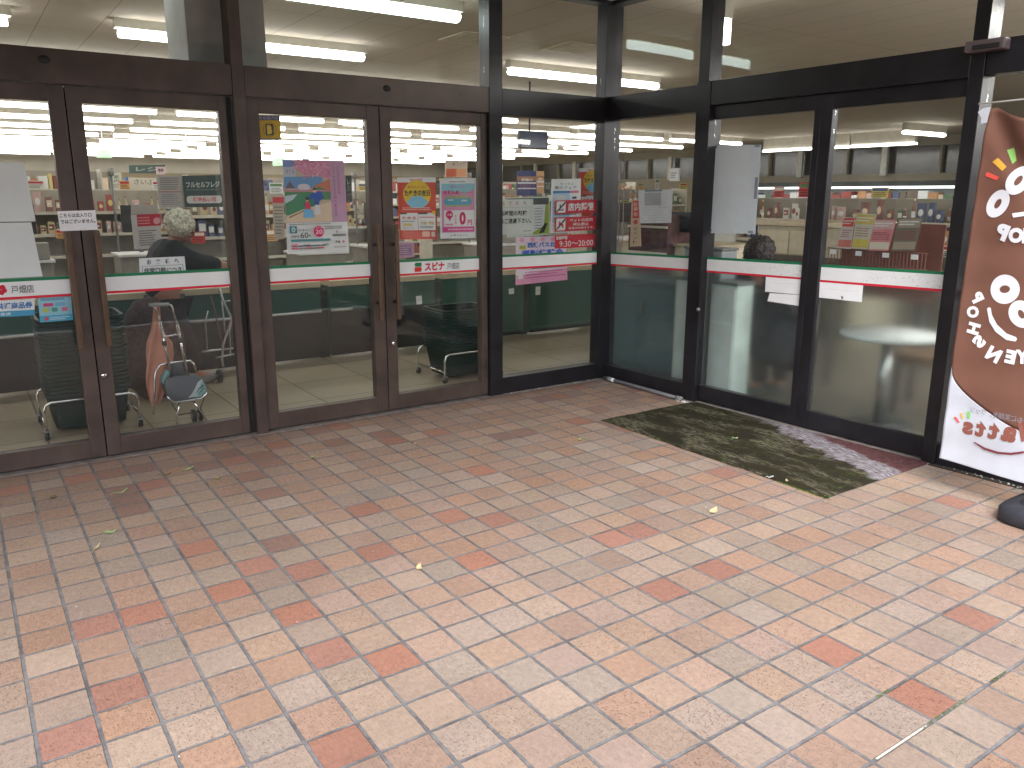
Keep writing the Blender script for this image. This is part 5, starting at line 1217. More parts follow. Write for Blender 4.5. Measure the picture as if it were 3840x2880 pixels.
def person(root, J, head, face_dir, head_up, jacket, trousers, hair, label, hair_scale=1., coat_hem=None):
    """J: joints; one fused body skin, clothes over it, hair"""
    t = thing('person', root, label, 'person')
    f_ = Vector(face_dir).normalized(); u_ = Vector(head_up).normalized(); s_ = u_.cross(f_).normalized(); u_ = f_.cross(s_)
    rot = Matrix((f_, s_, u_)).transposed(); hd = Vector(head)
    jo = {}; ed = []
    def ch(names):
        for a, b_ in zip(names, names[1:]): ed.append((a, b_))
    for n_, (p, r_) in J.items(): jo[n_] = (Vector(p), r_)
    ch(['pelvis', 'waist', 'chest', 'neck0', 'neck1'])
    for sd_ in 'LR':
        ch(['chest', 'sh'+sd_, 'el'+sd_, 'wr'+sd_, 'palm'+sd_]); ch(['pelvis', 'hip'+sd_, 'knee'+sd_, 'ank'+sd_, 'toe'+sd_])
        wr, pa = jo['wr'+sd_][0], jo['palm'+sd_][0]; d = (pa-wr).normalized(); side = d.cross(Vector((0, 0, 1))).normalized(); dn = Vector((0, 0, -1))
        for k, ln in enumerate((.062, .072, .068, .052)):
            b0 = pa+side*(k-1.5)*.019+d*.012; b1_ = b0+d*ln*.5+dn*.008; b2_ = b1_+d*ln*.35+dn*.022
            for i, (p_, r_) in enumerate(((b0, .0095), (b1_, .009), (b2_, .0075))): jo['f%s%d%d' % (sd_, k, i)] = (p_, r_)
            ch(['palm'+sd_]+['f%s%d%d' % (sd_, k, i) for i in range(3)])
        tb = wr*.45+pa*.55-side*.03; te = tb+d*.035-side*.014+dn*.012
        jo['t0'+sd_] = (tb, .011); jo['t1'+sd_] = (te, .009); ch(['palm'+sd_, 't0'+sd_, 't1'+sd_])
    vs, fs = skinned(jo, ed, 'pelvis')
    mb = MB(); mb.add(vs, fs, SKIN_, True)
    mb.ell(hd+u_*.012, .096, .076, .105, SKIN_, 20, 14, rot); mb.ell(hd-u_*.05+f_*.022, .068, .055, .062, SKIN_, 16, 10, rot)
    mb.ell(hd+f_*.098-u_*.012, .018, .011, .024, SKIN_, 10, 8, rot); mb.ell(hd+f_*.086-u_*.058, .012, .022, .008, SKIN_, 10, 6, rot)
    for q in (-1, 1): mb.ell(hd+s_*q*.076-u_*.01, .022, .010, .032, SKIN_, 10, 8, rot); mb.ell(hd+f_*.078+s_*q*.03+u_*.018, .016, .024, .008, SKIN_, 8, 6, rot)
    vs, fs = fuse(mb); mb = MB(); mb.add(vs, fs, SKIN_, True); body = mb.build('body', t)
    mb = MB()
    for q in (-1, 1): mb.ell(hd+f_*.089+s_*q*.031+u_*.004, .008, .012, .006, BLACK, 8, 6, rot)
    mb.build('eyes', t)
    # jacket with sleeves
    jj = {k: jo[k] for k in ('pelvis', 'waist', 'chest', 'neck0')}; je = [('pelvis', 'waist'), ('waist', 'chest'), ('chest', 'neck0')]
    for sd_ in 'LR':
        for k in ('sh', 'el', 'wr'): jj[k+sd_] = jo[k+sd_]
        je += [('chest', 'sh'+sd_), ('sh'+sd_, 'el'+sd_), ('el'+sd_, 'wr'+sd_)]
    def grow(r_, a, m_=1.12): return tuple(x*m_+a for x in r_) if isinstance(r_, tuple) else r_*m_+a
    jj = {k: (p, grow(r_, .014)) for k, (p, r_) in jj.items()}
    if coat_hem:
        pass
    vs, fs = skinned(jj, je, 'pelvis'); mb = MB(); mb.add(vs, fs, jacket, True)
    vs, fs = fuse(mb, .012); nz_ = [v + Vector((mnoise.noise(v*14), mnoise.noise(v*14+Vector((9, 0, 0))), mnoise.noise(v*14+Vector((0, 9, 0)))))*.008 for v in vs]
    mb = MB(); mb.add(nz_, fs, jacket, True); mb.build('jacket', t)
    if coat_hem:      # flared skirt of the coat
        (hx, hy, hz), (hr, _) = coat_hem; pe = jo['waist'][0]; mb = MB(); vs = []; fs = []; n_ = 36
        for k in range(9):
            t_ = k/8; cx_, cy_, cz_ = pe.x+(hx-pe.x)*t_, pe.y+(hy-pe.y)*t_, pe.z+.04+(hz-pe.z-.04)*t_; rr_ = .165+(hr-.165)*t_
            for i in range(n_):
                a = 2*math.pi*i/n_; fo = 1+.05*t_*math.sin(a*7); vs.append((cx_+rr_*fo*math.cos(a)*.85, cy_+rr_*fo*math.sin(a), cz_+.10*t_*math.sin(a)))
        for k in range(8):
            for i in range(n_): fs.append((k*n_+i, (k+1)*n_+i, (k+1)*n_+(i+1) % n_, k*n_+(i+1) % n_))
        mb.add(vs, fs, jacket, True); q = mb.build('coat_skirt', t).modifiers.new('s', 'SOLIDIFY'); q.thickness = .006
    jj = {'pelvis': jo['pelvis']}; je = []
    for sd_ in 'LR':
        for k in ('hip', 'knee', 'ank'): jj[k+sd_] = (jo[k+sd_][0], grow(jo[k+sd_][1], .012))
        je += [('pelvis', 'hip'+sd_), ('hip'+sd_, 'knee'+sd_), ('knee'+sd_, 'ank'+sd_)]
    jj['pelvis'] = (jo['pelvis'][0], grow(jo['pelvis'][1], .006))
    vs, fs = skinned(jj, je, 'pelvis'); mb = MB(); mb.add(vs, fs, trousers, True); mb.build('trousers', t)
    for sd_ in 'LR':
        a_, b_ = jo['ank'+sd_][0], jo['toe'+sd_][0]; mb = MB(); d = (b_-a_); d.z = 0; an = math.atan2(d.y, d.x)
        mb.ell(((a_.x+b_.x)/2, (a_.y+b_.y)/2, .042), .125, .048, .042, pmat('shoe_grey', rgb(120, 118, 116), .6), 16, 8, Matrix.Rotation(an, 3, 'Z')); mb.build('shoe', t)
    mb = MB(); hs = hair_scale; gg = random.Random(4)
    mb.ell(hd-f_*.018+u_*.028, .102*hs, .088*hs, .100*hs, hair, 30, 20, rot, fn=lambda p: p*(1+.05*mnoise.noise(p*60)))
    for _ in range(46):   # locks
        a = gg.uniform(.9, 5.4); e_ = gg.uniform(-.6, 1.3); dirv = f_*math.cos(a)*math.cos(e_)*-1*-1 + s_*math.sin(a)*math.cos(e_) + u_*math.sin(e_)
        if dirv.dot(f_) > .45 and e_ < .5: continue
        mb.ell(hd-f_*.018+u_*.028+dirv*.086*hs, .024, .02, .032, hair, 8, 6, rot)
    vs, fs = fuse(mb, .007); mb = MB(); mb.add([v+Vector((mnoise.noise(v*70), mnoise.noise(v*70+Vector((5, 0, 0))), mnoise.noise(v*70+Vector((0, 5, 0)))))*.011 for v in vs], fs, hair, True); mb.build('hair', t)
    return t
JK = pmat('black_jacket', rgb(20, 22, 27), .85, var=.15, scale=20, bump=.4, bscale=90)
TRS = pmat('dark_trousers', rgb(52, 48, 54), .85, var=.1)
HW = pmat('white_hair', rgb(228, 222, 206), .85, var=.25, scale=50, bump=.8, bscale=180)
HB = pmat('dark_hair', rgb(40, 36, 38), .6, var=.2, scale=80, bump=.8, bscale=180)
Y1 = 1.62
J = {'pelvis': ((-3.24, Y1, .70), (.13, .11)), 'waist': ((-3.25, Y1, .86), (.165, .14)), 'chest': ((-3.19, Y1, 1.03), (.18, .155)), 'neck0': ((-3.13, Y1, 1.13), (.06, .06)), 'neck1': ((-3.09, Y1, 1.18), (.05, .05)),
     'shL': ((-3.17, Y1+.15, 1.08), .075), 'elL': ((-3.05, Y1+.17, .86), .045), 'wrL': ((-2.87, Y1+.14, .88), .03), 'palmL': ((-2.80, Y1+.13, .865), .03),
     'shR': ((-3.17, Y1-.14, 1.08), .08), 'elR': ((-3.02, Y1-.15, .99), .066), 'wrR': ((-2.80, Y1-.10, .95), .04), 'palmR': ((-2.73, Y1-.09, .93), .03),
     'hipL': ((-3.22, Y1+.08, .64), .085), 'kneeL': ((-3.15, Y1+.09, .36), .06), 'ankL': ((-3.20, Y1+.09, .09), .042), 'toeL': ((-3.06, Y1+.09, .04), .035),
     'hipR': ((-3.22, Y1-.08, .64), .085), 'kneeR': ((-3.10, Y1-.05, .36), .06), 'ankR': ((-3.06, Y1-.02, .09), .042), 'toeR': ((-2.92, Y1, .04), .035)}
person((-3.15, Y1, 0), J, (-3.065, Y1-.01, 1.243), (.92, -.12, -.38), (.3, 0, .95), JK, TRS, HW, 'stooped person with white hair and black jacket reaching right at the packing counter', 1.12)
X2, Y2 = .50, -1.16
J = {'pelvis': ((X2, Y2-.12, .80), (.15, .12)), 'waist': ((X2, Y2-.04, .88), (.14, .11)), 'chest': ((X2, Y2+.10, .96), (.15, .12)), 'neck0': ((X2, Y2+.16, 1.0), (.06, .06)), 'neck1': ((X2, Y2+.20, 1.01), (.05, .05)),
     'shL': ((X2+.15, Y2+.13, .96), .06), 'elL': ((X2+.17, Y2+.2, .74), .045), 'wrL': ((X2+.12, Y2+.30, .58), .032), 'palmL': ((X2+.12, Y2+.34, .51), .03),
     'shR': ((X2-.15, Y2+.13, .96), .06), 'elR': ((X2-.17, Y2+.2, .74), .045), 'wrR': ((X2-.12, Y2+.30, .58), .032), 'palmR': ((X2-.12, Y2+.34, .51), .03),
     'hipL': ((X2+.08, Y2-.12, .74), .09), 'kneeL': ((X2+.09, Y2-.04, .42), .06), 'ankL': ((X2+.09, Y2-.10, .09), .042), 'toeL': ((X2+.09, Y2+.04, .04), .035),
     'hipR': ((X2-.08, Y2-.12, .74), .09), 'kneeR': ((X2-.09, Y2+.0, .42), .06), 'ankR': ((X2-.09, Y2-.04, .09), .042), 'toeR': ((X2-.09, Y2+.10, .04), .035)}
person((X2, Y2, 0), J, (X2, Y2+.12, 1.045), (.75, .35, -.6), (.3, .1, .9), pmat('navy_coat', rgb(22, 28, 40), .9, var=.1), TRS, HB, 'bent person in a long dark coat behind the frosted sliding door', 1.2, ((X2, Y2-.06, .34), (.31, .31)))

# ---- things close behind the frosted panes
def simple(name, label, cat, loc, parts):
    t = thing(name, loc, label, cat)
    for nm, boxes, m, bv in parts:
        mb = MB()
        for a, b_ in boxes: mb.box(a, b_, m)
        mb.build(nm, t, bevel=bv)
    return t
WC = pmat('white_cabinet', rgb(222, 234, 232), .5)
simple('white_cabinet', 'white cabinet blurred behind the frosted sliding door nearer the corner', 'cabinet', (.19, -.92, 0),
       [('body', [((.06, -1.22, .02), (.24, -.62, .86))], WC, .006), ('top', [((.05, -1.23, .862), (.25, -.61, .885))], GREYP, .003), ('drawer_front', [((.05, -1.21, .60), (.059, -.63, .84)), ((.05, -1.21, .05), (.059, -.63, .585))], WHITE, .002)])
simple('printer', 'grey office printer on the cabinet, just above the stripe by the side mullion', 'printer', (.19, -.86, .888),
       [('body', [((.07, -1.05, .888), (.24, -.68, 1.10))], pmat('printer_grey', rgb(140, 148, 154), .5), .01), ('lid', [((.065, -1.06, 1.102), (.245, -.67, 1.12))], GREYP, .005), ('tray', [((.04, -1.0, .93), (.069, -.74, .95))], DGREY, .002)])
simple('dark_cabinet', 'dark blue grey cabinet blurred behind the frosted pane beside the corner', 'cabinet', (.5, -.2, 0),
       [('body', [((.22, -.55, .02), (.7, .42, .80))], pmat('slate_blue', rgb(70, 92, 100), .5), .006), ('door', [((.212, -.5, .08), (.219, -.05, .74)), ((.212, -.03, .08), (.219, .40, .74))], pmat('slate_blue2', rgb(84, 108, 116), .5), .002), ('handle', [((.19, -.12, .5), (.211, -.10, .62))], CHROME_D, .002)])
t = thing('white_table', (.45, -2.2, 0), 'white round table blurred behind the frosted door nearest the banner', 'table')
mb = MB(); mb.cyl((.42, -2.18, .60), .30, .03, WHITE, 40); mb.build('tabletop', t); mb = MB(); mb.cyl((.42, -2.18, .02), .04, .58, CHROME_D, 16); mb.build('column', t); mb = MB(); mb.cyl((.42, -2.18, 0), .2, .02, DGREY, 30); mb.build('foot', t)
simple('low_bench', 'brown bench blurred low behind the frosted door nearest the banner', 'bench', (.9, -2.6, 0),
       [('seat', [((.75, -2.95, .38), (1.15, -2.0, .44))], pmat('bench_brown', rgb(120, 96, 76), .6), .006), ('leg', [((.78, -2.92, 0), (.82, -2.88, .378))], DGREY, 0), ('leg', [((.78, -2.07, 0), (.82, -2.03, .378))], DGREY, 0)])
t = thing('flyer_rack', (1.25, -1.6, .6), 'rack of colourful flyers with brown wire baskets below, behind the door by the banner', 'rack')
mb = MB(); zb, zt = .75, 1.095
WB_ = pmat('rack_brown', rgb(110, 66, 58), .6)
for k in range(30): y = -1.18-k*.027; mb.tube([(1.16, y, zb), (1.16, y, zt)], .003, WB_, 5)
for z in (zb, .87, .98, zt): mb.tube([(1.16, -1.17, z), (1.16, -1.98, z)], .004, WB_, 6)
mb.box((1.17, -1.98, zb), (1.36, -1.17, zb+.01), WB_); mb.box((1.35, -1.98, zb), (1.36, -1.17, zt+.2), WB_); mb.build('wire_basket', t)
mb = MB(); mb.box((1.2, -1.95, 0), (1.24, -1.91, zb-.002), DGREY); mb.box((1.2, -1.24, 0), (1.24, -1.2, zb-.002), DGREY); mb.build('legs', t)
for k in range(4):
    y = -1.2-.22*k; mb = MB(); mb.box((1.148, y-.05, 1.05), (1.152, y, 1.085), PAPER); mb.build('price_tag', t)
fl = crop(2800, 480, 840/2212)
for pts, cols_, lb, txt_ in ((((960, 880), (1070, 880), (1030, 1195), (885, 1185)), [(206, 70, 60), (210, 200, 196), (206, 120, 110)], 'red and white flyer at the left of the flyer rack', None),
                       (((1085, 840), (1285, 850), (1190, 1200), (1035, 1190)), [(200, 180, 90), (200, 196, 180), (206, 190, 80)], 'yellow edged flyer, second on the flyer rack', None),
                       (((1255, 905), (1480, 905), (1400, 1215), (1195, 1210)), [(206, 170, 168), (206, 130, 136), (214, 206, 190)], 'pink and cream flyer in the middle of the flyer rack', 'お中元'),
                       (((1500, 885), (1740, 885), (1660, 1215), (1425, 1215)), [(150, 140, 124), (110, 104, 94), (160, 148, 132)], 'dull brown flyer at the right of the flyer rack', None)):
    q = [PX(*fl(p_)[0], 1.14+.0) for p_ in pts]; s = Sheet(*q, (-1, 0, 0), base=C(*cols_[1]))
    s.r(.04, .03, .96, .3, C(*cols_[0])); s.r(.04, .72, .96, .95, C(*cols_[2])); s.lines(.1, .38, .9, .66, 4, C(150, 60, 60), .25, len(lb)); s.lines(.1, .08, .9, .24, 2, PAPER, .3); s.build('flyer', lb, 'flyer', 'flyers on the rack')

# ---- checkout zone signs and machines
SIGNG = pmat('sign_dark_green', rgb(52, 72, 72), .5)
s = sheetL(q2((1280, 262), (1800, 250), (1820, 650), (1310, 655)), 5.0, base=SIGNG, thick=.02)
s.t('フルセルフレジ', .06, .2, .86, .38, C(200, 206, 204), .02); s.lines(.06, .42, .8, .48, 1, C(120, 136, 136)); s.rr(.05, .64, .9, .88, .06, .1, C(206, 204, 204)); s.t('現金払い可', .2, .68, .76, .83, C(200, 40, 80), .03)
s.build('register_sign', 'dark green hanging board with white writing and a pale pill with red writing', 'sign')
s = sheetL(q2((950, 255), (1275, 262), (1308, 655), (985, 665)), 5.03, base=C(176, 172, 170), thick=.01)
s.lines(.12, .05, .85, .45, 6, C(90, 90, 96), .28, 21); s.lines(.06, .48, .9, .53, 1, C(170, 50, 60), .35); s.lines(.12, .56, .9, .92, 6, C(110, 116, 140), .22, 22)
s.build('list_board', 'pale board of small writing hanging left of the dark green board', 'board')
s = sheetL(q2((640, 620), (965, 620), (975, 735), (640, 745)), 4.2, base=C(168, 162, 158), thick=.03); s.build('sign_header', 'grey panel behind the red headed notice left of the person', 'panel')
s = sheetL(q2((635, 750), (1015, 735), (1010, 1160), (680, 1180)), 4.18, base=C(184, 180, 182), thick=.02)
s.r(.18, .0, .98, .34, C(176, 40, 64)); s.e(.84, .2, .12, .1, C(206, 150, 160)); s.lines(.2, .05, .66, .3, 3, C(220, 150, 160), .25, 6); s.lines(.2, .44, .8, .92, 7, C(80, 74, 76), .28, 31)
s.build('payment_notice', 'grey notice with a red top panel standing left of the white haired person', 'notice')
for pts, y_, c_, lb, tx_ in ((q2((610, 130), (1060, 125), (1060, 235), (615, 232)), 9.0, (84, 104, 100), 'grey green hanging aisle sign under the far lights, trolley door', 'レジ'),
                        (q2((600, 285), (950, 290), (950, 395), (605, 385)), 8.4, (206, 198, 180), 'cream hanging sign with black brush writing and blue left end', 'さいふ'),
                        (q2((385, 230), (515, 220), (520, 430), (395, 435)), 8.0, (206, 206, 190), 'narrow pale upright sign left of the cream brush lettered one', '案内'),
                        (q2((945, 150), (1065, 150), (1065, 245), (950, 245)), 8.8, (216, 186, 188), 'small pale pink card hanging above the list board', '特'),
                        (q4((1310, 360), (1395, 360), (1400, 735), (1325, 735)), 5.2, (48, 62, 62), 'dark upright board just right of the blossom poster', 'レジ'),
                        (q4((300, 660), (455, 660), (470, 1240), (335, 1240)), 4.4, (168, 158, 146), 'grey floor sign with red header left of the blossom poster', 'お知らせ'),
                        (q4((1430, 770), (1600, 775), (1605, 960), (1440, 955)), 5.6, (190, 180, 160), 'beige card with dark writing near the right of the blossom poster', 'さいふ'),
                        (q5((925, 155), (1228, 155), (1225, 390), (920, 390)), 3.2, (206, 190, 176), 'pale and orange card hanging above the pink 0 yen poster', '春フェア'),
                        (q6((315, 258), (545, 258), (550, 555), (320, 555)), 3.4, (48, 56, 104), 'dark blue and brown poster hanging above the bicycle parking notice', 'アルバイト募集'),
                        (q6((545, 260), (640, 262), (640, 520), (555, 520)), 3.5, (186, 150, 110), 'tan strip poster right of the dark blue one', '家'),
                        (q6((640, 350), (720, 350), (720, 530), (640, 525)), 5.0, (66, 78, 74), 'small dark green board between the hanging posters and the kitchen poster', 'フレジ'),
                        (q5((785, 430), (850, 430), (850, 620), (790, 620)), 5.0, (52, 68, 66), 'slim dark board seen between the orange and pink posters', 'レジ')):
    s = sheetL(pts, y_, base=C(*c_), thick=.015)
    ink = K if sum(c_) > 420 else C(190, 194, 190)
    if 'red header' in lb: s.r(0, 0, 1, .14, C(190, 40, 60)); s.lines(.1, .2, .9, .9, 9, DK, .2, 14)
    elif 'dark blue' in lb: s.r(0, .22, 1, .40, C(150, 110, 84)); s.r(.02, .45, .98, .52, C(200, 200, 206)); s.r(.02, .68, .98, .73, C(200, 200, 206)); s.t('アルバイト', .1, .54, .9, .66, C(180, 90, 100), .02); s.t('募集中', .2, .3, .8, .42, C(220, 210, 200), .02)
    elif 'orange card' in lb: s.r(.04, .48, .5, .95, C(214, 104, 76)); s.r(.5, .48, .96, .95, C(224, 160, 116)); s.t(tx_, .3, .1, .9, .3, C(120, 90, 80), 0)
    elif 'blue left' in lb: s.r(-.10, -.06, -.0, 1, C(60, 120, 190)); s.t(tx_, .2, .2, .9, .8, ink, .0)
    elif 'upright' in lb or 'strip' in lb or 'slim' in lb: s.vt(tx_, .25, .12, .75, .6, ink, 0); s.lines(.15, .65, .85, .9, 3, C(150, 120, 116), .3)
    else: s.t(tx_, .18, .22, .82, .74, ink, .02)
    s.build('hanging_sign', lb, 'sign')
# self-checkout machines
def register(x, y, h, label):
    t = thing('self_checkout', (x, y, 0), label, 'checkout machine')
    body = pmat('register_body', rgb(150, 146, 138), .5)
    mb = MB(); mb.box((x-.28, y-.22, 0), (x+.28, y+.25, .82), body); mb.build('cabinet', t, bevel=.01)
    mb = MB(); mb.box((x-.30, y-.28, .822), (x+.30, y+.27, .85), WHITE); mb.build('worktop', t, bevel=.004)
    mb = MB(); mb.cyl((x, y+.1, .852), .025, h-.95, GREYP, 12); mb.build('post', t)
    mb = MB(); mb.box((x-.19, y-.02, h-.20), (x+.19, y+.03, h+.10), DGREY); m_ = mb.build('monitor', t, bevel=.006)
    mb = MB(); mb.box((x-.17, y+.031, h-.18), (x+.17, y+.033, h+.08), emis('register_screen', (.5, .6, .7), .5) if 'register_screen' not in bpy.data.materials else bpy.data.materials['register_screen']); mb.build('screen', m_)
    mb = MB(); mb.box((x+.12, y-.24, .852), (x+.26, y-.08, 1.02), body); mb.build('scanner', t, bevel=.008)
    mb = MB(); mb.cyl((x-.22, y+.2, .852), .012, .85, GREYP, 8); mb.cyl((x-.22, y+.2, 1.70), .035, .09, pmat('beacon', rgb(150, 150, 146), .4), 12); mb.build('signal_pole', t)
for x, y, h, lb in ((-4.0, 4.6, 1.30, 'grey checkout machine behind the left edge door'), (-2.75, 5.0, 1.28, 'grey checkout machine left of the white haired person'), (-1.0, 4.2, 1.22, 'grey checkout machine seen below the blossom poster'),
                    (.15, 4.9, 1.30, 'grey checkout machine right of the blossom poster'), (1.6, 4.4, 1.25, 'grey checkout machine below the orange poster'), (2.9, 4.9, 1.3, 'grey checkout machine below the pink poster'), (4.3, 4.6, 1.28, 'grey checkout machine behind the red signs')):
    register(x, y, h, lb)
# gondolas with goods
SHELF = pmat('shelf_cream', rgb(206, 202, 192), .5); SHB = pmat('shelf_back', rgb(164, 158, 146), .6); RAIL = pmat('price_rail', rgb(206, 200, 186), .4)
def gondola(cx, cy, L_, H_, nl, label, face='y', first=.12, lean=False):
    t = thing('display_shelf', (cx, cy, 0), label, 'shelf'); D_ = .42
    def bx(mb, a, b_, m):   # local (along, depth, z) -> world
        if face == 'y': mb.box((cx+a[0], cy+a[1], a[2]), (cx+b_[0], cy+b_[1], b_[2]), m)
        else: mb.box((cx+a[1], cy+a[0], a[2]), (cx+b_[1], cy+b_[0], b_[2]), m)
    mb = MB(); bx(mb, (-L_/2, D_/2-.02, 0), (L_/2, D_/2, H_), SHB); mb.build('back_panel', t)
    for s_ in (-1, 1): mb = MB(); bx(mb, (s_*L_/2-.012, -D_/2, 0), (s_*L_/2+.012, D_/2+.003, H_+.03), SHELF); mb.build('end_panel', t)
    zs = [first+(H_-first-.0)*k/nl for k in range(nl)]
    for z in zs:
        mb = MB(); bx(mb, (-L_/2+.013, -D_/2+.02, z-.02), (L_/2-.013, D_/2-.022, z), SHELF); sh = mb.build('shelf', t)
        mb = MB(); bx(mb, (-L_/2+.013, -D_/2+.012, z-.028), (L_/2-.013, -D_/2+.018, z+.012), RAIL); mb.build('price_rail', sh)
    return zs
PR = {}
def proto(kind, c, c2_):
    key = (kind, c)
    if key in PR: return PR[key]
    m, m2 = C(*c), C(*c2_); mb = MB()
    if kind == 'carton': w_, d_, h = .13, .06, .17; mb.box((-w_/2, -d_/2, 0), (w_/2, d_/2, h), m); mb.box((-w_/2+.012, -d_/2-.0015, h*.35), (w_/2-.012, -d_/2-.0004, h*.8), m2); mb.box((-w_/2+.02, -d_/2-.0025, h*.5), (w_/2-.05, -d_/2-.0016, h*.62), PAPER)
    elif kind == 'pouch':
        w_, h = .15, .19; vs = []; fs = []; nu, nv = 6, 7
        for sgn in (-1, 1):
            o = len(vs)
            for j in range(nv+1):
                for i in range(nu+1):
                    u, v = i/nu, j/nv; th = .034*math.sin(math.pi*u)**.6*math.sin(math.pi*min(1, max(0, v)))**.6+.001
                    vs.append(((u-.5)*w_, sgn*th, v*h))
            for j in range(nv):
                for i in range(nu): q = (o+j*(nu+1)+i, o+j*(nu+1)+i+1, o+(j+1)*(nu+1)+i+1, o+(j+1)*(nu+1)+i); fs.append(q if sgn < 0 else q[::-1])
        mb.add(vs, fs, m, True); mb.ell((0, -.031, h*.52), .045, .006, .035, m2, 12, 6)
    else: mb.tube([(0, 0, 0), (0, 0, .13), (0, 0, .165), (0, 0, .18), (0, 0, .21)], [.034, .034, .016, .014, .014], m, 12); mb.tube([(0, 0, .211), (0, 0, .228)], .016, m2, 10); mb.tube([(0, 0, .05), (0, 0, .11)], .0348, PAPER, 12, False)
    me_o = mb.build({'carton': 'food_carton', 'pouch': 'snack_pouch', 'bottle': 'drink_bottle'}[kind], loc=(0, 0, 0)); PR[key] = me_o; me_o['unused'] = 1
    return me_o
def _m(c): g_ = sum(c)/3; return tuple(min(235, int((x*.55+g_*.45)*1.12)) for x in c)
PALS = [((190, 60, 50), (230, 200, 90)), ((214, 130, 60), (240, 230, 200)), ((206, 180, 120), (150, 60, 50)), ((90, 130, 80), (220, 220, 190)), ((220, 214, 200), (190, 60, 60)), ((150, 80, 70), (226, 190, 150)), ((70, 90, 140), (220, 220, 226)), ((200, 150, 140), (240, 236, 226)), ((120, 96, 76), (210, 190, 150))]
PALN = dict(zip([_m(a) for a, b_ in PALS], ['red', 'orange', 'tan', 'green', 'cream', 'maroon', 'blue', 'pink', 'brown'])); PALS = [(_m(a), _m(b_)) for a, b_ in PALS]
counts = {'carton': 0, 'pouch': 0, 'bottle': 0}
def stock(cx, cy, L_, zs, where, face='y', zmin=.7, seed=0, step=.17, kinds=('carton', 'pouch', 'bottle')):
    g_ = random.Random(seed)
    for lv, z in enumerate([z for z in zs if z >= zmin][::-1]):
        a = -L_/2+.08; kind = g_.choice(kinds); pal = g_.choice(PALS); run = g_.randint(1, 4); o_n = 0
        while a < L_/2-.08:
            if run == 0: kind = g_.choice(kinds); pal = g_.choice(PALS); run = g_.randint(1, 4)
            run -= 1
            s_ = g_.uniform(.5, .95); stp = {'carton': .14, 'pouch': .155, 'bottle': .075}[kind]*s_
            if counts[kind] >= 290: kind = min(counts, key=counts.get)
            p_ = proto(kind, *pal); o = p_.copy(); col.objects.link(o)
            if 'unused' in o: del o['unused']
            rz = g_.uniform(-.25, .25)+(0 if face == 'y' else -math.pi/2); dd = -.12+g_.uniform(-.03, .06); a += stp/2
            o.location = (cx+a, cy+dd, z+.001) if face == 'y' else (cx+dd, cy+a, z+.001); o.rotation_euler = (0, 0, rz)
            o.scale = (s_*g_.uniform(.7, 1.0), s_, s_*g_.uniform(.9, 1.6))
            nm = {'carton': 'food carton', 'pouch': 'snack pouch', 'bottle': 'drink bottle'}[kind]
            tag(o, '%s %s, %s on level %s of %s' % (PALN[pal[0]], nm, ORD[o_n] if o_n < len(ORD) else 'far', ['one', 'two', 'three', 'four', 'five', 'six'][lv], where), 'goods', 'goods on '+where); counts[kind] += 1; o_n += 1
            a += stp/2+g_.choice([.004, .006, .03])
GD = [(-2.9, 7.4, 2.6, 1.55, 5, 'the trolley door shelf', 'y'), (.1, 7.8, 2.6, 1.55, 5, 'the blossom poster shelf', 'y'), (-1.35, 6.2, 1.5, 1.50, 5, 'the shelf by the person', 'y'),
      (3.4, 7.2, 2.6, 1.6, 5, 'the campaign poster shelf', 'y'), (6.6, 7.0, 2.6, 1.6, 5, 'the fixed pane shelf', 'y'), (4.6, .9, 3.2, 1.46, 5, 'the sliding door shelf', 'x'), (8.2, 2.6, 3.0, 1.42, 4, 'the far low shelf', 'x')]
for i, (cx, cy, L_, H_, nl, lb, fc) in enumerate(GD):
    zs = gondola(cx, cy, L_, H_, nl, ['long cream goods shelf seen through the trolley door', 'cream goods shelf just right of the blossom poster', 'cream goods shelf right of the white haired person', 'cream goods shelf behind the orange and pink posters', 'cream goods shelf behind the fixed pane by the corner', 'cream goods shelf standing sideways behind the sliding doors', 'low cream goods shelf in the distance behind the sliding doors'][i], fc)
    stock(cx, cy, L_, zs, lb, fc, .75, i+1)
# small price cards standing proud of the shelves
gc = random.Random(31); nth = {}
for i, (cx, cy, L_, H_, nl, lb, fc) in enumerate(GD[:6]):
    for k in range(7):
        a = -L_/2+.2+(L_-.4)*k/6+gc.uniform(-.08, .08); z = gc.choice([H_+.01, H_+.01, H_-.32, H_-.62]); w_, h = gc.uniform(.10, .22), gc.uniform(.09, .2)
        if fc == 'y': x, y = cx+a, cy-.235-.004*k; s = Sheet((x-w_/2, y, z+h), (x+w_/2, y, z+h), (x+w_/2, y, z), (x-w_/2, y, z), (0, -1, 0), base=C(*gc.choice([(226, 222, 212), (226, 206, 120), (206, 70, 66), (220, 224, 228), (226, 170, 110)])))
        else: x, y = cx-.235-.004*k, cy+a; s = Sheet((x, y+w_/2, z+h), (x, y-w_/2, z+h), (x, y-w_/2, z), (x, y+w_/2, z), (-1, 0, 0), base=C(*gc.choice([(226, 222, 212), (226, 206, 120), (206, 70, 66)])))
        s.r(.06, .08, .94, .34, C(*gc.choice([(190, 40, 50), (60, 90, 150), (90, 130, 90), (230, 226, 216)]))); s.lines(.1, .42, .9, .92, 3, K, .3, k+i*9)
        s.build('price_card', 'small price card, %s from the left on %s' % (ORD[k], lb), 'card', 'price cards on '+lb)
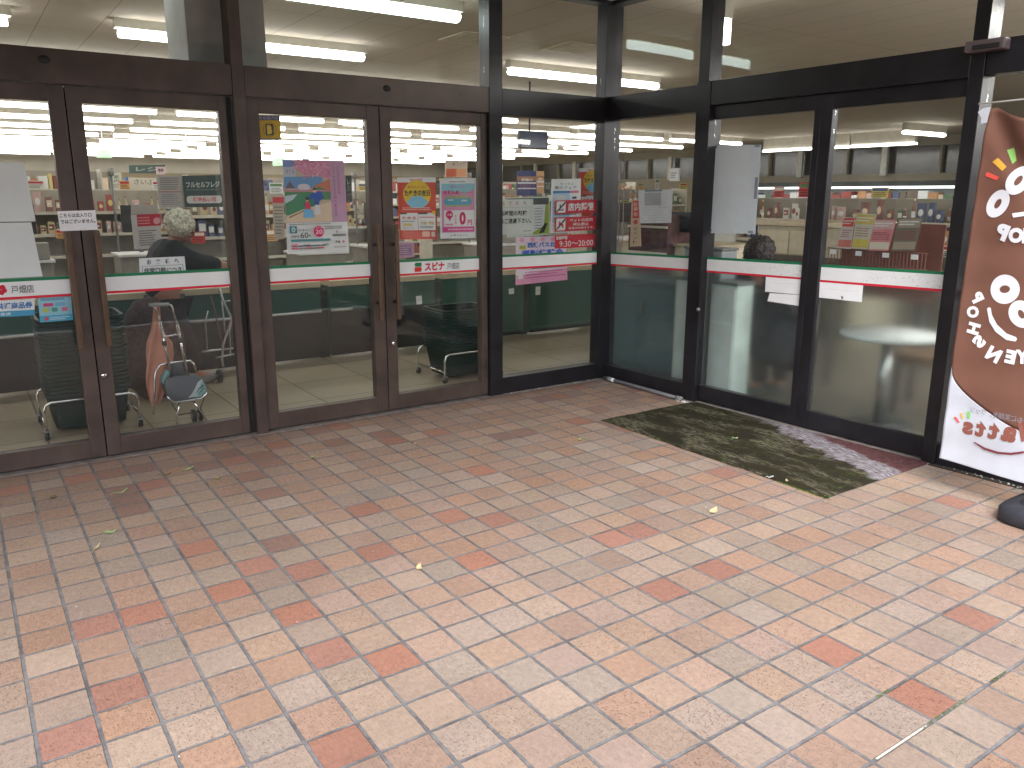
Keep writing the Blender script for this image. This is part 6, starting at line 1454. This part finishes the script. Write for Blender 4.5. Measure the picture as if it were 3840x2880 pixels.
# far goods and shelves
for cx, cy, L_, lb in ((-4.2, 9.4, 3.4, 'middle distance shelf behind the left doors'), (-4.5, 11.5, 5, 'far long shelf behind the left doors'), (2.5, 12.5, 6, 'far long shelf behind the middle doors'), (10, 14, 6, 'far long shelf seen left of the corner post')):
    zs = gondola(cx, cy, L_, 1.85, 6, 'cream '+lb); 
    mb = MB(); g_ = random.Random(int(cx*10))
    for z in zs:
        a = cx-L_/2+.1
        while a < cx+L_/2-.15:
            w_ = g_.uniform(.04, .13); h = g_.uniform(.10, .24); mb.box((a, cy-.18, z+.002), (a+w_, cy+.1, z+h), C(*g_.choice(PALS)[g_.randint(0, 1)])); a += w_+.012
    tag(mb.build('packed_goods'), 'rows of small goods packed on the '+lb, 'goods', kind='stuff')
# chilled wall case in front of the window wall
t = thing('chilled_case', (15.2, 8, 0), 'long white chilled display case under the window band, seen through the sliding doors', 'display case')
WCS = pmat('case_white', rgb(214, 220, 220), .35); LITW = emis('case_light', (.95, 1., 1.), .9)
mb = MB(); mb.box((14.7, 3.5, 0), (15.85, 12.5, .9), WCS); mb.build('base', t)
mb = MB(); mb.box((15.6, 3.5, .902), (15.85, 12.5, 1.72), WCS); mb.build('back', t)
mb = MB(); mb.box((14.75, 3.5, 1.722), (15.85, 12.5, 1.84), pmat('case_dark_top', rgb(44, 52, 52), .5)); mb.build('canopy', t)
mb = MB(); mb.box((14.85, 3.52, 1.66), (14.95, 12.48, 1.718), LITW); mb.build('light_strip', t)
mb = MB(); mb.box((14.9, 3.52, 1.36), (15.598, 12.48, 1.385), WCS); mb.box((14.87, 3.52, 1.355), (14.898, 12.48, 1.42), pmat('case_rail', rgb(230, 236, 236), .3)); mb.build('shelf', t)
mb = MB(); 
for k in range(130): mb.box((14.69, 3.55+k*.069, .92), (14.70, 3.565+k*.069, 1.2), GREYP)
mb.box((14.685, 3.5, 1.2), (14.72, 12.5, 1.26), WCS); mb.box((14.72, 3.5, .905), (14.74, 12.5, 1.2), pmat('case_glass', rgb(96, 112, 110), .2)); mb.build('front_grille', t)
mb = MB(); g_ = random.Random(77)
for z, x in ((1.386, 14.95), (.904, 15.0)):
    y = 3.6
    while y < 12.3: w_ = g_.uniform(.1, .3); mb.box((x, y, z+.001), (x+.3, y+w_, z+g_.uniform(.1, .24)), C(*g_.choice(PALS)[g_.randint(0, 1)])); y += w_+.02
tag(mb.build('packed_goods'), 'rows of small goods packed in the chilled case', 'goods', kind='stuff')
# white cabinet in the middle distance seen over the stripe
xa = 3.0; a = PX(*c7((335, 1372))[0], xa); b_ = PX(*c7((960, 1375))[0], xa)
t = simple('white_counter', 'cream service counter with a pale edge seen above the stripe of the sliding doors', 'counter', (xa+.4, (a.y+b_.y)/2, 0),
       [('body', [((xa+.02, b_.y, 0), (xa+.8, a.y, a.z-.05))], pmat('counter_cream', rgb(188, 180, 160), .6), .006), ('counter_top', [((xa, b_.y-.03, a.z-.048), (xa+.84, a.y+.03, a.z))], pmat('counter_edge', rgb(222, 206, 180), .4), .004),
        ('kick_panel', [((xa+.002, b_.y, .0), (xa+.018, a.y, .86))], pmat('darkening_brown', rgb(84, 74, 66), .6), .002),  # brown panel added to darken what shows through the frosted door
        ('door', [((xa+.01, a.y-.42, .87), (xa+.018, a.y-.02, a.z-.1)), ((xa+.01, a.y-.84, .87), (xa+.018, a.y-.44, a.z-.1))], CREAM, .002)])
# behind the first side pane: chains, red upright sign, dark monitors on a desk
s = sheetX(q7((283, 600), (370, 598), (388, 1158), (262, 1165)), .75, base=C(200, 178, 152), thick=.012)
s.r(.18, .03, .95, .40, C(196, 62, 70)); s.vt('お得な', .3, .05, .8, .36, C(226, 190, 180), .02); s.e(.55, .48, .26, .05, C(196, 62, 70)); s.vt('ポイント', .3, .58, .75, .95, DK, .0)
s.build('upright_sign', 'cream upright sign with red label behind the pinned paper', 'sign')
t = thing('office_monitor', (1.0, .35, .9), 'dark monitors on a desk behind the first side pane, under the pinned paper', 'monitor')
a = PX(*q7((385, 885))[0], 1.0); b_ = PX(*q7((1000, 1000))[0], 1.0)
mb = MB(); mb.box((1.0, b_.y, b_.z), (1.04, a.y, a.z+.12), pmat('monitor_slate', rgb(48, 56, 64), .4)); m_ = mb.build('casing', t, bevel=.006)
mb = MB(); mb.box((1.02, (a.y+b_.y)/2-.04, b_.z-.10), (1.05, (a.y+b_.y)/2+.04, b_.z-.001), DGREY); mb.build('stand', t)
simple('desk', 'cream desk with a grey top under the dark monitors', 'desk', (1.3, .2, 0), [('body', [((.95, b_.y-.3, 0), (1.6, a.y+.2, b_.z-.125))], CREAM, .006), ('desk_top', [((.92, b_.y-.32, b_.z-.123), (1.62, a.y+.22, b_.z-.102))], RIM, .003)])
for k, (u, lb) in enumerate(((140, 'left'), (190, 'right'))):
    p = PX(*q7((u, 520))[0], .45); p2 = PX(*q7((u, 1180))[0], .45); mb = MB(); z = p.z+.35
    while z > p2.z: mb.ell((p.x, p.y, z), .006, .006, .008, pmat('chain_grey', rgb(150, 140, 136), .5), 6, 4); z -= .0155
    tag(mb.build('bead_chain'), '%s one of two bead chains hanging just right of the corner post' % lb, 'chain')
simple('maroon_rack', 'dark maroon goods rack behind the bead chains by the corner post', 'rack', (.9, .5, 0), [('body', [((.85, .28, 0), (1.3, .80, 1.32))], pmat('maroon_goods', rgb(78, 48, 48), .7, var=.3, scale=18), .004), ('shelf', [((.83, .28, .95), (.849, .80, .98)), ((.83, .28, 1.2), (.849, .80, 1.22))], SHELF, .001)])
p = PX(*q7((785, 310))[0], 6.0); s = Sheet((6, p.y+.10, p.z+.12), (6, p.y-.10, p.z+.12), (6, p.y-.10, p.z-.10), (6, p.y+.10, p.z-.10), (-1, 0, 0), base=PAPER, thick=.05); s.lines(.15, .3, .85, .8, 3, K, .25)
s.build('hanging_sign', 'small white square sign hanging high behind the first side pane', 'sign')

# ================================================================== ACROSS THE STREET (seen only as a reflection)
t = thing('apartment_block', (-6, -38, 0), 'pale apartment block across the street mirrored in the upper glass', 'building')
mb = MB(); mb.box((-30, -46, 0), (14, -38, 9.5), pmat('block_wall', rgb(176, 170, 160), .8, var=.05, scale=.4)); mb.build('wall', t)
for k in range(12):
    for j in range(3): mb = MB(); mb.box((-28.5+k*3.5, -37.99, 1+j*3), (-26.8+k*3.5, -37.95, 2.5+j*3), pmat('block_window', rgb(70, 84, 96), .15)); mb.build('window', t)
for j in range(3): mb = MB(); mb.box((-30, -37.9, .7+j*3), (14, -36.9, .85+j*3), pmat('balcony', rgb(190, 186, 178), .8)); mb.build('balcony', t)
for p_ in PR.values(): bpy.data.objects.remove(p_)
print('goods', counts)
apply_swing()
